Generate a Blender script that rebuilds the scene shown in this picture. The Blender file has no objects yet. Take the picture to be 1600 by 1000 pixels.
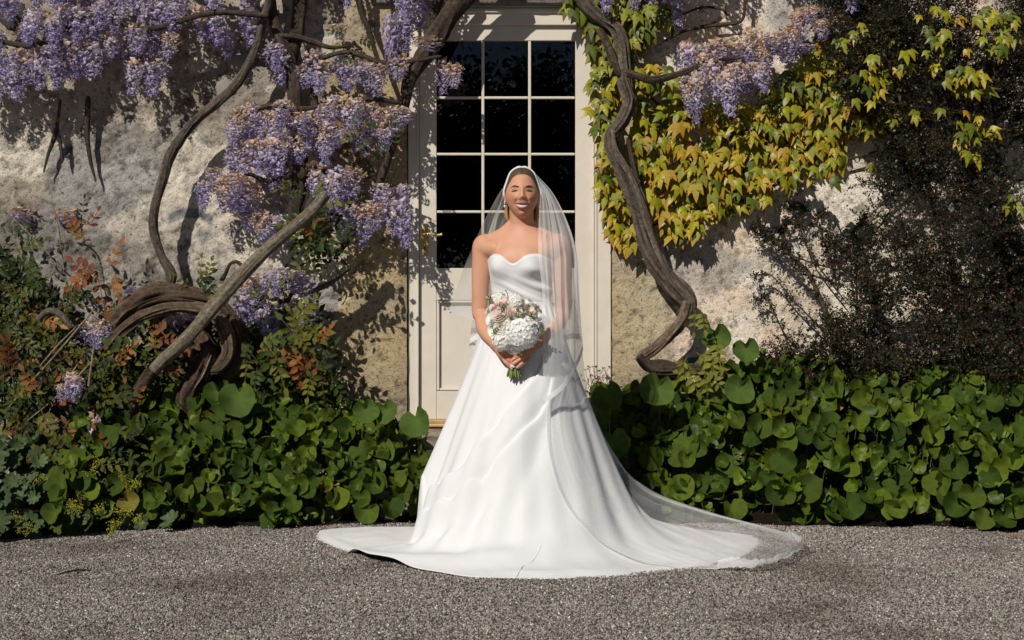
import bpy, math, random
import numpy as np
from mathutils import Vector, Matrix

# ------------------------------------------------------------------ camera, sky, sun, exposure
scene = bpy.context.scene
COL = scene.collection
F = 2222.0            # focal length in photograph pixels (50 mm lens, 1600 px frame)
CAMZ = 1.10
HOR = 470.0           # horizon row of the photograph
WALL_Y = 7.66
BX, BY = 0.043, 6.40  # where the bride stands

cam_d = bpy.data.cameras.new("camera")
cam = bpy.data.objects.new("camera", cam_d)
COL.objects.link(cam)
cam.location = (0, 0, CAMZ)
cam.rotation_euler = (math.radians(90), 0, 0)
cam_d.sensor_width = 36.0
cam_d.lens = 50.0
cam_d.shift_y = -0.01875
cam_d.clip_start = 0.05
cam_d.clip_end = 600
scene.camera = cam

SUN_EL, SUN_AZ = math.radians(38), math.radians(30)   # behind the camera, to its left
to_sun = Vector((-math.sin(SUN_AZ) * math.cos(SUN_EL), -math.cos(SUN_AZ) * math.cos(SUN_EL), math.sin(SUN_EL)))
world = bpy.data.worlds.new("World")
scene.world = world
world.use_nodes = True
wn = world.node_tree
bg = wn.nodes["Background"]
sky = wn.nodes.new("ShaderNodeTexSky")
sky.sky_type = 'NISHITA'
sky.sun_disc = False
sky.sun_elevation = SUN_EL
sky.sun_rotation = math.atan2(to_sun.x, to_sun.y)
sky.air_density = 0.55
sky.dust_density = 0.3
wn.links.new(sky.outputs[0], bg.inputs[0])
bg.inputs[1].default_value = 0.05
sun_d = bpy.data.lights.new("sun", 'SUN')
sun_d.energy = 5.0
sun_d.angle = math.radians(0.55)
sun_d.color = (1.0, 0.94, 0.85)
sun = bpy.data.objects.new("sun", sun_d)
COL.objects.link(sun)
sun.location = to_sun * 30
sun.rotation_euler = to_sun.to_track_quat('Z', 'Y').to_euler()
scene.view_settings.view_transform = 'Standard'
scene.view_settings.look = 'None'
scene.view_settings.exposure = -0.22
scene.view_settings.gamma = 1.0
scene.view_settings.use_curve_mapping = False
scene.render.engine = 'CYCLES'
scene.cycles.max_bounces = 8
scene.cycles.transparent_max_bounces = 24
scene.cycles.sample_clamp_indirect = 4.0

# ------------------------------------------------------------------ helpers
rng = np.random.default_rng(11)
R = random.Random(5)


def P(px, py, Y):
    """photograph pixel at a chosen distance -> place in the garden"""
    return np.array([(px - 800.0) / F * Y, Y, CAMZ - (py - HOR) / F * Y])


def ground_at(px, py):
    Y = F * CAMZ / (py - HOR)
    return np.array([(px - 800.0) / F * Y, Y, 0.0])


def _hash(ix, iy, iz, seed):
    n = (ix.astype(np.int64) * 374761393 + iy.astype(np.int64) * 668265263 + iz.astype(np.int64) * 2147483647 + seed * 974711)
    n = (n ^ (n >> 13)) * 1274126177
    n = n & 0x7fffffff
    n = (n ^ (n >> 16)) & 0xffff
    return n / 65535.0


def vnoise(x, y, z=0.0, seed=0):
    x, y, z = np.broadcast_arrays(np.asarray(x, float), np.asarray(y, float), np.asarray(z, float))
    x0, y0, z0 = np.floor(x), np.floor(y), np.floor(z)
    fx, fy, fz = x - x0, y - y0, z - z0
    fx = fx * fx * (3 - 2 * fx); fy = fy * fy * (3 - 2 * fy); fz = fz * fz * (3 - 2 * fz)
    out = 0
    for dx in (0, 1):
        for dy in (0, 1):
            for dz in (0, 1):
                w = (fx if dx else 1 - fx) * (fy if dy else 1 - fy) * (fz if dz else 1 - fz)
                out = out + w * _hash(x0 + dx, y0 + dy, z0 + dz, seed)
    return out


def fbm(x, y, z=0.0, seed=0, oct=4, gain=0.5):
    a, s, t = 1.0, 0.0, 0.0
    f = 1.0
    for k in range(oct):
        s = s + a * vnoise(np.asarray(x) * f, np.asarray(y) * f, np.asarray(z) * f, seed + k * 17)
        t += a
        a *= gain
        f *= 2.03
    return s / t


def sstep(a, b, x):
    t = np.clip((np.asarray(x, float) - a) / (b - a), 0, 1)
    return t * t * (3 - 2 * t)


def mesh_np(name, V, Fa, col=None, smooth=True):
    """V (n,3); Fa (m,3) or (m,4) array or a list of such arrays; col (n,3) colours"""
    if not isinstance(Fa, (list, tuple)):
        Fa = [Fa]
    Fa = [np.asarray(f, np.int32) for f in Fa if len(f)]
    V = np.asarray(V, np.float32).reshape(-1, 3)
    me = bpy.data.meshes.new(name)
    me.vertices.add(len(V))
    me.vertices.foreach_set("co", V.ravel())
    tot = sum(f.size for f in Fa)
    nf = sum(len(f) for f in Fa)
    me.loops.add(tot)
    me.loops.foreach_set("vertex_index", np.concatenate([f.ravel() for f in Fa]))
    me.polygons.add(nf)
    st, o = [], 0
    for f in Fa:
        k = f.shape[1]
        st.append(o + np.arange(len(f)) * k)
        o += f.size
    me.polygons.foreach_set("loop_start", np.concatenate(st).astype(np.int32))
    me.update(calc_edges=True)
    me.polygons.foreach_set("use_smooth", np.full(nf, bool(smooth)))
    if col is not None:
        col = np.asarray(col, np.float32)
        if col.ndim == 1:
            col = np.tile(col, (len(V), 1))
        at = me.color_attributes.new("col", 'FLOAT_COLOR', 'POINT')
        at.data.foreach_set("color", np.concatenate([col, np.ones((len(V), 1), np.float32)], 1).ravel())
    return me


class MB:
    """collects pieces of ONE mesh"""
    def __init__(s):
        s.V, s.Q, s.T, s.C, s.n = [], [], [], [], 0

    def add(s, V, Q=None, T=None, col=(1, 1, 1)):
        V = np.asarray(V, float).reshape(-1, 3)
        col = np.asarray(col, float)
        if col.ndim == 1:
            col = np.tile(col, (len(V), 1))
        s.V.append(V); s.C.append(col)
        if Q is not None and len(Q):
            s.Q.append(np.asarray(Q, int) + s.n)
        if T is not None and len(T):
            s.T.append(np.asarray(T, int) + s.n)
        s.n += len(V)
        return s

    def box(s, x0, x1, y0, y1, z0, z1, col=(1, 1, 1)):
        V = [(x, y, z) for x in (x0, x1) for y in (y0, y1) for z in (z0, z1)]
        Q = [(0, 1, 3, 2), (4, 6, 7, 5), (0, 4, 5, 1), (2, 3, 7, 6), (0, 2, 6, 4), (1, 5, 7, 3)]
        return s.add(V, Q, None, col)

    def grid(s, G, col=(1, 1, 1), wrap=False):
        """G (n,m,3) points -> quads"""
        n, m = G.shape[:2]
        i = np.arange(n * m).reshape(n, m)
        if wrap:
            i = np.concatenate([i, i[:, :1]], 1)
        Q = np.stack([i[:-1, :-1], i[:-1, 1:], i[1:, 1:], i[1:, :-1]], -1).reshape(-1, 4)
        c = np.asarray(col, float)
        return s.add(G.reshape(-1, 3), Q, None, c.reshape(-1, 3) if c.ndim == 3 else c)

    def mesh(s, name, smooth=True):
        fs = []
        if s.Q: fs.append(np.concatenate(s.Q))
        if s.T: fs.append(np.concatenate(s.T))
        return mesh_np(name, np.concatenate(s.V), fs, np.concatenate(s.C), smooth)


ORIGIN = {}


def thing(name, label, cat, loc=(0, 0, 0), group=None, mesh=None, mat=None):
    o = bpy.data.objects.new(name, mesh)
    COL.objects.link(o)
    if mesh is None:
        o.location = loc
        o.empty_display_size = 0.05
        ORIGIN[o.name] = Vector([float(v) for v in loc])
    elif mat:
        mesh.materials.append(mat)
    o["label"] = label
    o["category"] = cat
    if group:
        o["group"] = group
    return o


def part(name, mesh, mat, parent, M=None, color=None, kind=None, top=None):
    """a mesh child; its data is in world coordinates unless M places it"""
    o = bpy.data.objects.new(name, mesh)
    COL.objects.link(o)
    if mat is not None and not mesh.materials:
        mesh.materials.append(mat)
    o.parent = parent
    org = top if top is not None else ORIGIN.get(parent.name, Vector((0, 0, 0)))
    o.matrix_basis = Matrix.Translation(-org) @ (M if M is not None else Matrix.Identity(4))
    if color is not None:
        o.color = (*[float(c) for c in color], 1)
    if kind:
        o["kind"] = kind
    return o


def subpart(name, mesh, mat, parent, kind=None):
    """child of a part whose own transform only undoes the root offset"""
    o = bpy.data.objects.new(name, mesh)
    COL.objects.link(o)
    if mat is not None and not mesh.materials:
        mesh.materials.append(mat)
    o.parent = parent
    if kind:
        o["kind"] = kind
    return o


def structure(name, mesh, mat):
    o = bpy.data.objects.new(name, mesh)
    COL.objects.link(o)
    mesh.materials.append(mat)
    o["kind"] = "structure"
    return o


def frame_mat(pos, tip, nor, s):
    """leaf placement: local Y to tip, local Z to nor"""
    y = Vector(tip).normalized()
    z = Vector(nor)
    z = (z - y * z.dot(y)).normalized()
    x = y.cross(z)
    sx, sy, sz = s if hasattr(s, '__len__') else (s, s, s)
    return Matrix(((x.x * sx, y.x * sy, z.x * sz, pos[0]), (x.y * sx, y.y * sy, z.y * sz, pos[1]),
                   (x.z * sx, y.z * sy, z.z * sz, pos[2]), (0, 0, 0, 1)))


def m_to_np(M):
    return np.array([list(r) for r in M])


def joined(name, templates, places):
    """one mesh out of many placed templates; places = (template index, Matrix, colour)"""
    Vs, Ts, Cs, n = [], [], [], 0
    for k, M, c in places:
        V, T, C = templates[k]
        m = m_to_np(M)
        Vs.append(V @ m[:3, :3].T + m[:3, 3])
        Ts.append(T + n)
        Cs.append(C * np.asarray(c))
        n += len(V)
    return mesh_np(name, np.concatenate(Vs), np.concatenate(Ts), np.concatenate(Cs))


def in_poly(x, y, poly):
    c = False
    j = len(poly) - 1
    for i in range(len(poly)):
        xi, yi = poly[i]; xj, yj = poly[j]
        if (yi > y) != (yj > y) and x < (xj - xi) * (y - yi) / (yj - yi) + xi:
            c = not c
        j = i
    return c


def catmull(pts, n):
    """(k,d) control points -> n points"""
    p = np.asarray(pts, float)
    k = len(p)
    if k == 2:
        t = np.linspace(0, 1, n)[:, None]
        return p[0] * (1 - t) + p[1] * t
    ext = np.concatenate([[2 * p[0] - p[1]], p, [2 * p[-1] - p[-2]]])
    t = np.linspace(0, k - 1 - 1e-9, n)
    i = t.astype(int)
    f = (t - i)[:, None]
    a, b, c, d = ext[i], ext[i + 1], ext[i + 2], ext[i + 3]
    return 0.5 * ((2 * b) + (-a + c) * f + (2 * a - 5 * b + 4 * c - d) * f ** 2 + (-a + 3 * b - 3 * c + d) * f ** 3)


def tube_grid(path, rad, nseg=12, ridge=0.0, freq=5, twist=0.0, lump=0.0, seed=0, step=0.02, flat=1.0):
    """swept tube -> (G, colour noise) ; path (k,3), rad (k,)"""
    path = np.asarray(path, float)
    rad = np.asarray(rad, float)
    L = np.sum(np.linalg.norm(np.diff(path, axis=0), axis=1))
    n = max(4, int(L / step) + 2)
    pr = catmull(np.concatenate([path, rad[:, None]], 1), n)
    p, r = pr[:, :3], np.maximum(pr[:, 3], 1e-4)
    t = np.gradient(p, axis=0)
    t /= np.linalg.norm(t, axis=1)[:, None] + 1e-12
    u = np.cross(t[0], [0.31, 0.87, 0.38])
    u /= np.linalg.norm(u)
    U = []
    for i in range(n):
        u = u - t[i] * np.dot(u, t[i])
        u /= np.linalg.norm(u) + 1e-12
        U.append(u)
    U = np.array(U)
    W = np.cross(t, U)
    a = np.linspace(0, 2 * math.pi, nseg, endpoint=False)
    s = np.concatenate([[0], np.cumsum(np.linalg.norm(np.diff(p, axis=0), axis=1))])
    A = a[None, :] + twist * s[:, None]
    nz = vnoise(np.cos(A) * freq + 31, np.sin(A) * freq + 17, s[:, None] * 6.0, seed)
    lz = vnoise(np.cos(a)[None, :] * 0.8 + 5, np.sin(a)[None, :] * 0.8 + 5, s[:, None] * 9, seed + 3)
    rr = r[:, None] * (1 + ridge * (nz - 0.5) * 2 + lump * (lz - 0.5) * 2)
    rr[0] *= 0.5
    rr[-1] *= 0.5
    G = p[:, None, :] + rr[..., None] * (np.cos(a)[None, :, None] * U[:, None, :] + flat * np.sin(a)[None, :, None] * W[:, None, :])
    return G, nz


def tube(mb, path, rad, nseg=12, col=(0.2, 0.15, 0.1), col2=None, **kw):
    rad = np.full(len(path), rad) if np.isscalar(rad) else np.asarray(rad, float)
    G, nz = tube_grid(path, rad, nseg, **kw)
    c = np.asarray(col, float)
    c2 = np.asarray(col2 if col2 is not None else col, float)
    C = c * (1 - nz[..., None]) + c2 * nz[..., None]
    mb.grid(G, C, wrap=True)
    for ring, k in ((G[0], 0), (G[-1], -1)):
        mb.add(np.concatenate([ring, ring.mean(0)[None]]), None, [(i, (i + 1) % nseg, nseg) if k else ((i + 1) % nseg, i, nseg) for i in range(nseg)], C[k].mean(0))
    return G


def ellipsoid(mb, c, r, nu=16, nv=10, col=(1, 1, 1), rot=None):
    th = np.linspace(0, math.pi, nv)
    ph = np.linspace(0, 2 * math.pi, nu, endpoint=False)
    G = np.stack([np.sin(th)[:, None] * np.cos(ph)[None], np.sin(th)[:, None] * np.sin(ph)[None], np.cos(th)[:, None] * np.ones(nu)[None]], -1)
    G = G * np.asarray(r, float)
    if rot is not None:
        G = G @ np.asarray(rot).T
    mb.grid(G + np.asarray(c, float), col, wrap=True)


# ------------------------------------------------------------------ materials
def new_mat(name):
    m = bpy.data.materials.new(name)
    m.use_nodes = True
    nt = m.node_tree
    return m, nt, nt.nodes["Principled BSDF"], nt.nodes["Material Output"]


def nd(nt, t, **kw):
    n = nt.nodes.new(t)
    for k, v in kw.items():
        setattr(n, k, v)
    return n


def noise_node(nt, scale, detail=4, rough=0.6, coord='Object'):
    tc = nd(nt, "ShaderNodeTexCoord")
    n = nd(nt, "ShaderNodeTexNoise")
    n.inputs["Scale"].default_value = scale
    n.inputs["Detail"].default_value = detail
    n.inputs["Roughness"].default_value = rough
    nt.links.new(tc.outputs[coord], n.inputs["Vector"])
    return n


def ramp(nt, src, stops):
    r = nd(nt, "ShaderNodeValToRGB")
    el = r.color_ramp.elements
    while len(el) < len(stops):
        el.new(0.5)
    for e, (p, c) in zip(el, stops):
        e.position = p
        e.color = (c, c, c, 1) if np.isscalar(c) else (*c, 1)
    nt.links.new(src, r.inputs[0])
    return r


def mul(nt, a, b, fac=1.0):
    m = nd(nt, "ShaderNodeMix", data_type='RGBA', blend_type='MULTIPLY')
    m.inputs[0].default_value = fac
    nt.links.new(a, m.inputs[6])
    nt.links.new(b, m.inputs[7])
    return m.outputs[2]


def bump(nt, src, strength, dist, bsdf, prev=None):
    b = nd(nt, "ShaderNodeBump")
    b.inputs["Strength"].default_value = strength
    b.inputs["Distance"].default_value = dist
    nt.links.new(src, b.inputs["Height"])
    if prev is not None:
        nt.links.new(prev, b.inputs["Normal"])
    nt.links.new(b.outputs[0], bsdf.inputs["Normal"])
    return b.outputs[0]


def attr_color(nt):
    a = nd(nt, "ShaderNodeAttribute", attribute_name="col")
    oi = nd(nt, "ShaderNodeObjectInfo")
    return mul(nt, a.outputs["Color"], oi.outputs["Color"])


def plant_mat(name, rough=0.45, transl=0.25, spec=0.4, scale=60, var=(0.7, 1.25), bumpd=0.0):
    m, nt, b, out = new_mat(name)
    c = attr_color(nt)
    n = noise_node(nt, scale, 3)
    r = ramp(nt, n.outputs[0], [(0.25, var[0]), (0.75, var[1])])
    c = mul(nt, c, r.outputs[0])
    nt.links.new(c, b.inputs["Base Color"])
    b.inputs["Roughness"].default_value = rough
    b.inputs["Specular IOR Level"].default_value = spec
    if bumpd:
        bump(nt, n.outputs[0], 0.6, bumpd, b)
    if transl:
        tr = nd(nt, "ShaderNodeBsdfTranslucent")
        nt.links.new(c, tr.inputs[0])
        mx = nd(nt, "ShaderNodeMixShader")
        mx.inputs[0].default_value = transl
        nt.links.new(b.outputs[0], mx.inputs[1])
        nt.links.new(tr.outputs[0], mx.inputs[2])
        nt.links.new(mx.outputs[0], out.inputs[0])
    return m


def vcol_mat(name, rough=0.8, spec=0.3, scale=40, var=(0.7, 1.3), bstr=0.0, bdist=0.01, scale2=None, metal=0.0):
    m, nt, b, out = new_mat(name)
    c = attr_color(nt)
    n = noise_node(nt, scale, 6, 0.7)
    r = ramp(nt, n.outputs[0], [(0.25, var[0]), (0.75, var[1])])
    c = mul(nt, c, r.outputs[0])
    nt.links.new(c, b.inputs["Base Color"])
    b.inputs["Roughness"].default_value = rough
    b.inputs["Specular IOR Level"].default_value = spec
    b.inputs["Metallic"].default_value = metal
    if bstr:
        src = n.outputs[0]
        pv = bump(nt, src, bstr, bdist, b)
        if scale2:
            n2 = noise_node(nt, scale2, 4, 0.7)
            bump(nt, n2.outputs[0], bstr, bdist * 0.4, b, pv)
    return m


M_LEAF = plant_mat("leaf_green", 0.46, 0.16, 0.22, 45, (0.7, 1.25), 0.006)
M_IVY = plant_mat("leaf_ivy", 0.42, 0.25, 0.35, 35, (0.75, 1.2), 0.003)
M_MANTLE = plant_mat("leaf_mantle", 0.6, 0.2, 0.25, 60, (0.8, 1.2))
M_SMALL = plant_mat("leaf_small", 0.45, 0.12, 0.35, 30, (0.5, 1.5))
M_PETAL = plant_mat("petal", 0.6, 0.35, 0.2, 80, (0.8, 1.15))
M_BARK = vcol_mat("bark", 0.9, 0.12, 46, (0.25, 1.6), 1.0, 0.022, 170)
M_WALL = None

# ------------------------------------------------------------------ ground and gravel
def gravel_mat():
    m, nt, b, out = new_mat("gravel_ground")
    n1 = noise_node(nt, 130, 4, 0.7)
    n2 = noise_node(nt, 1.7, 4, 0.6)
    r1 = ramp(nt, n1.outputs[0], [(0.28, (0.045, 0.038, 0.032)), (0.5, (0.17, 0.15, 0.13)), (0.75, (0.36, 0.33, 0.29))])
    r2 = ramp(nt, n2.outputs[0], [(0.3, 0.65), (0.7, 1.1)])
    nt.links.new(mul(nt, r1.outputs[0], r2.outputs[0]), b.inputs["Base Color"])
    b.inputs["Roughness"].default_value = 0.9
    bump(nt, n1.outputs[0], 1.0, 0.012, b)
    return m


M_GRAVEL = gravel_mat()
mb = MB()
xs = np.array([-250, -40, -8, -3.5, 0, 3.5, 8, 40, 250.0])
ys = np.array([-250, -40, -8, 0, 3, 5, 6.5, 7.9, 12.0])
G = np.zeros((len(ys), len(xs), 3))
G[..., 0] = xs[None]; G[..., 1] = ys[:, None]
mb.grid(G, (1, 1, 1))
structure("ground", mb.mesh("ground"), M_GRAVEL)


def pebble_mat():
    m, nt, b, out = new_mat("pebble")
    oi = nd(nt, "ShaderNodeObjectInfo")
    r = ramp(nt, oi.outputs["Random"], [(0.0, (0.04, 0.034, 0.03)), (0.25, (0.10, 0.086, 0.075)), (0.5, (0.19, 0.168, 0.148)), (0.7, (0.27, 0.245, 0.218)),
                                        (0.86, (0.38, 0.35, 0.315)), (0.93, (0.30, 0.20, 0.13)), (0.965, (0.26, 0.27, 0.30)), (1.0, (0.75, 0.72, 0.67))])
    n2 = noise_node(nt, 1.3, 4, 0.6, 'Generated')
    geo = nd(nt, "ShaderNodeNewGeometry")
    nt.links.new(geo.outputs["Position"], n2.inputs["Vector"])
    r2 = ramp(nt, n2.outputs[0], [(0.34, (0.62, 0.58, 0.54)), (0.5, (1, 1, 1)), (0.8, (1.12, 1.1, 1.08))])
    nt.links.new(mul(nt, r.outputs[0], r2.outputs[0]), b.inputs["Base Color"])
    b.inputs["Roughness"].default_value = 0.75
    return m


def gravel_pebbles():
    # scattered stones: denser where the picture can tell them apart
    N = 230000
    Y = 4.2 + (7.0 - 4.2) * rng.random(N) ** 0.9
    X = (rng.random(N) * 2 - 1) * (0.40 * Y + 0.12)
    z = 0.010 * (fbm(X * 1.6, Y * 2.5, 0, 3, 3) - 0.45) + 0.003
    V = np.stack([X, Y, np.maximum(z, -0.001)], 1)
    me = bpy.data.meshes.new("gravel")
    me.vertices.add(N)
    me.vertices.foreach_set("co", V.astype(np.float32).ravel())
    o = bpy.data.objects.new("gravel", me)
    COL.objects.link(o)
    o["kind"] = "stuff"
    o["label"] = "loose grey brown gravel covering the forecourt"
    ng = bpy.data.node_groups.new("scatter_stones", 'GeometryNodeTree')
    ng.interface.new_socket("Geometry", in_out='INPUT', socket_type='NodeSocketGeometry')
    ng.interface.new_socket("Geometry", in_out='OUTPUT', socket_type='NodeSocketGeometry')
    gi = ng.nodes.new('NodeGroupInput'); go = ng.nodes.new('NodeGroupOutput')
    ico = ng.nodes.new('GeometryNodeMeshIcoSphere')
    ico.inputs['Radius'].default_value = 0.0049
    ico.inputs['Subdivisions'].default_value = 1
    sm = ng.nodes.new('GeometryNodeSetMaterial')
    sm.inputs['Material'].default_value = pebble_mat()
    ip = ng.nodes.new('GeometryNodeInstanceOnPoints')
    rv = ng.nodes.new('FunctionNodeRandomValue'); rv.data_type = 'FLOAT_VECTOR'
    rv.inputs[0].default_value = (0, 0, 0); rv.inputs[1].default_value = (6.28, 6.28, 6.28)
    sv = ng.nodes.new('FunctionNodeRandomValue'); sv.data_type = 'FLOAT_VECTOR'
    sv.inputs[0].default_value = (0.45, 0.45, 0.4); sv.inputs[1].default_value = (1.25, 1.25, 0.95)
    sv.inputs['Seed'].default_value = 3
    L = ng.links.new
    L(gi.outputs[0], ip.inputs['Points'])
    L(ico.outputs[0], sm.inputs['Geometry'])
    L(sm.outputs[0], ip.inputs['Instance'])
    L(rv.outputs[0], ip.inputs['Rotation'])
    L(sv.outputs[0], ip.inputs['Scale'])
    L(ip.outputs[0], go.inputs[0])
    md = o.modifiers.new("scatter", 'NODES')
    md.node_group = ng


gravel_pebbles()

# soil of the planted beds
M_SOIL = vcol_mat("soil", 0.95, 0.1, 30, (0.5, 1.4), 1.0, 0.03, 120)


def bed_front(x):
    """distance of the planted edge from the camera, by x"""
    return np.interp(x, [-3.2, -2.3, -1.9, -1.2, -0.5, 0.5, 1.3, 3.2], [6.2, 6.3, 6.75, 6.84, 6.95, 7.1, 6.86, 6.72]) + 0.05 * np.sin(np.asarray(x) * 5.3 + 1) * np.sin(np.asarray(x) * 2.1) + 0.03 * np.sin(np.asarray(x) * 13)


xs = np.linspace(-3.3, 3.3, 110)
G = np.zeros((26, 110, 3))
for j, v in enumerate(np.linspace(0, 1, 26)):
    yf = bed_front(xs)
    yy = yf + (7.68 - yf) * v
    G[j, :, 0] = xs; G[j, :, 1] = yy
    G[j, :, 2] = -0.01 + 0.10 * sstep(0, 0.6, v) + 0.03 * fbm(xs * 5, yy * 5, 0, 9) * sstep(0, 0.15, v)
mb = MB(); mb.grid(G, (0.045, 0.033, 0.024))
structure("soil", mb.mesh("soil"), M_SOIL)

# ------------------------------------------------------------------ the house wall
DXL, DXR = (636 - 800) / F * WALL_Y, (956 - 800) / F * WALL_Y
DZB, DZT = 0.40, CAMZ - (8 - HOR) / F * WALL_Y


def wall_mat():
    m, nt, b, out = new_mat("rendered_wall")
    a = nd(nt, "ShaderNodeAttribute", attribute_name="col")
    n1 = noise_node(nt, 22, 8, 0.7)
    n2 = noise_node(nt, 150, 4, 0.75)
    r1 = ramp(nt, n1.outputs[0], [(0.34, 0.40), (0.45, 1.15), (0.7, 1.4)])
    r2 = ramp(nt, n2.outputs[0], [(0.36, 0.40), (0.45, 1.10), (0.8, 1.35)])
    n3 = noise_node(nt, 48, 5, 0.75)
    r3 = ramp(nt, n3.outputs[0], [(0.37, 0.12), (0.425, 1.08), (0.8, 1.2)])
    c = mul(nt, a.outputs["Color"], r1.outputs[0], 0.8)
    c = mul(nt, c, r2.outputs[0], 0.8)
    c = mul(nt, c, r3.outputs[0], 0.75)
    nt.links.new(c, b.inputs["Base Color"])
    b.inputs["Roughness"].default_value = 0.95
    b.inputs["Specular IOR Level"].default_value = 0.1
    p = bump(nt, n1.outputs[0], 0.8, 0.02, b)
    p = bump(nt, n3.outputs[0], 0.9, 0.016, b, p)
    bump(nt, n2.outputs[0], 0.9, 0.008, b, p)
    return m


M_WALL = wall_mat()
house = thing("house", "old stone house wall with crumbling lime render around the glazed door", "building", (0, WALL_Y, 0))


def build_wall():
    st = 0.0125
    def seg(a, b):
        return np.linspace(a, b, max(3, int((b - a) / st) + 1))
    xs = np.concatenate([seg(-3.4, DXL), seg(DXL, DXR)[1:-1], seg(DXR, 3.4)])
    zs = np.concatenate([seg(-0.15, DZB), seg(DZB, DZT)[1:-1], seg(DZT, 3.7)])
    X, Z = np.meshgrid(xs, zs)
    wob = (fbm(X * 2.2, Z * 2.2, 0, 41, 3) - 0.5)
    dl = DXL - X
    dr = X - DXR
    band_l = (1 - sstep(0.36, 0.44, dl + 0.22 * wob)) * (dl > -0.01)
    band_r = (1 - sstep(0.30, 0.38, dr + 0.18 * wob + 0.12 * sstep(0.9, 1.5, Z))) * (dr > -0.01)
    band = np.maximum(band_l, band_r)
    right = sstep(0.4, 0.9, X)
    lump = fbm(X * 3.2, Z * 3.8, 0, 1, 4) - 0.5
    cell = np.abs(fbm(X * 7, Z * 8, 0, 7, 3) - 0.5) * 2
    crumb = fbm(X * 24, Z * 24, 0, 13, 3) - 0.5
    rub = 1 - 0.55 * right
    rdg = np.abs(fbm(X * 5.5 + 2, Z * 6.5, 0, 61, 4) - 0.5)
    rdg2 = np.abs(fbm(X * 13 + 2, Z * 14, 0, 67, 3) - 0.5)
    d = 0.05 * lump * rub + 0.020 * (cell - 0.25) * rub + 0.012 * crumb * rub - (0.008 * np.exp(-(rdg / 0.012) ** 2) + 0.006 * np.exp(-(rdg2 / 0.02) ** 2)) * rub
    d = d * (1 - band) + band * (0.018 + 0.010 * crumb * 0.9 + 0.02 * lump)
    edge = np.minimum.reduce([np.maximum(np.maximum(DXL - X, X - DXR), np.maximum(Z - DZT, DZB - Z)) / 0.06, np.ones_like(X)])
    d = d * np.clip(edge, 0, 1) + 0.012 * (1 - np.clip(edge, 0, 1))
    Yw = WALL_Y - d
    # colours of the render, with shade painted into the upper left
    def C(*c): return np.array(c)
    t1 = fbm(X * 1.9 + 3, Z * 2.3, 0, 21, 5)
    t2 = fbm(X * 5.5, Z * 6.5, 0, 23, 5)
    t3 = fbm(X * 3.1 + 9, Z * 2.7, 0, 29, 4)
    base_l = C(0.64, 0.575, 0.475); lime = C(0.90, 0.86, 0.77); grey = C(0.21, 0.205, 0.205); brown = C(0.15, 0.115, 0.085)
    base_r = C(0.68, 0.585, 0.465); pink = C(0.74, 0.565, 0.43); limer = C(0.76, 0.69, 0.585)
    def mix(a, b, w): return a * (1 - w[..., None]) + b * w[..., None]
    L = mix(np.broadcast_to(base_l, X.shape + (3,)), lime, sstep(0.5, 0.62, t1 * 0.6 + t2 * 0.4))
    L = mix(L, grey, sstep(0.53, 0.62, t3) * 0.75)
    L = mix(L, brown, sstep(0.55, 0.66, t2) * 0.6)
    px_, py_ = 800 + X * F / WALL_Y, HOR - (Z - CAMZ) * F / WALL_Y
    arc = np.abs(py_ - np.interp(px_, [258, 270, 285, 312, 332], [347, 340, 333, 332, 346])) + 40 * ((px_ < 262) | (px_ > 331))
    L = mix(L, C(0.24, 0.24, 0.25), sstep(9, 6, arc + 4 * (t2 - 0.5)))
    upl_shade = sstep(1.75, 2.3, Z + 0.5 * (t1 - 0.5))
    L = mix(L, C(0.22, 0.175, 0.125), upl_shade * 0.55)  # shade of the overhanging wisteria, mixed into the wall colour
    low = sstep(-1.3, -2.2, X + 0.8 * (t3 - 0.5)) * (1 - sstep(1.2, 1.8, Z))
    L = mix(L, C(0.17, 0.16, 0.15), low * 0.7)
    Rr = mix(np.broadcast_to(base_r, X.shape + (3,)), limer, sstep(0.5, 0.6, t2))
    Rr = mix(Rr, pink, sstep(0.53, 0.63, t3) * 0.7)
    Rr = mix(Rr, C(0.36, 0.34, 0.32), sstep(0.60, 0.70, t1) * 0.7)
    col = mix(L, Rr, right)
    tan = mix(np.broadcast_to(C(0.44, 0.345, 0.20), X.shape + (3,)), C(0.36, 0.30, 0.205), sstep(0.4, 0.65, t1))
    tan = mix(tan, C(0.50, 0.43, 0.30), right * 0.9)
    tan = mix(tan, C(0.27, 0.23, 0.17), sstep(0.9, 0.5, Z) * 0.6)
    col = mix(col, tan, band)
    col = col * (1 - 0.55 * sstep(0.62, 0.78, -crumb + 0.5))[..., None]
    nz_, nx_ = X.shape
    idx = np.arange(nx_ * nz_).reshape(nz_, nx_)
    Q = np.stack([idx[:-1, :-1], idx[:-1, 1:], idx[1:, 1:], idx[1:, :-1]], -1)
    cx = (X[:-1, :-1] + X[1:, 1:]) / 2; cz = (Z[:-1, :-1] + Z[1:, 1:]) / 2
    keep = ~((cx > DXL) & (cx < DXR) & (cz > DZB) & (cz < DZT))
    V = np.stack([X, Yw, Z], -1).reshape(-1, 3)
    me = mesh_np("rubble_wall", V, Q[keep].reshape(-1, 4), col.reshape(-1, 3))
    part("wall", me, M_WALL, house)
    # reveals of the door opening
    mb = MB()
    n = 60
    for x in (DXL, DXR):
        z = np.linspace(DZB, DZT, n)
        y = np.linspace(WALL_Y - 0.014, WALL_Y + 0.3, 14)
        G = np.zeros((n, 14, 3)); G[..., 0] = x; G[..., 1] = y[None]; G[..., 2] = z[:, None]
        G[..., 0] += (fbm(G[..., 1] * 20, G[..., 2] * 20, 0, 4) - 0.5) * 0.008
        mb.grid(G, (0.42, 0.33, 0.20))
    part("reveal", mb.mesh("reveal"), M_WALL, house)
    return


build_wall()
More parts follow.
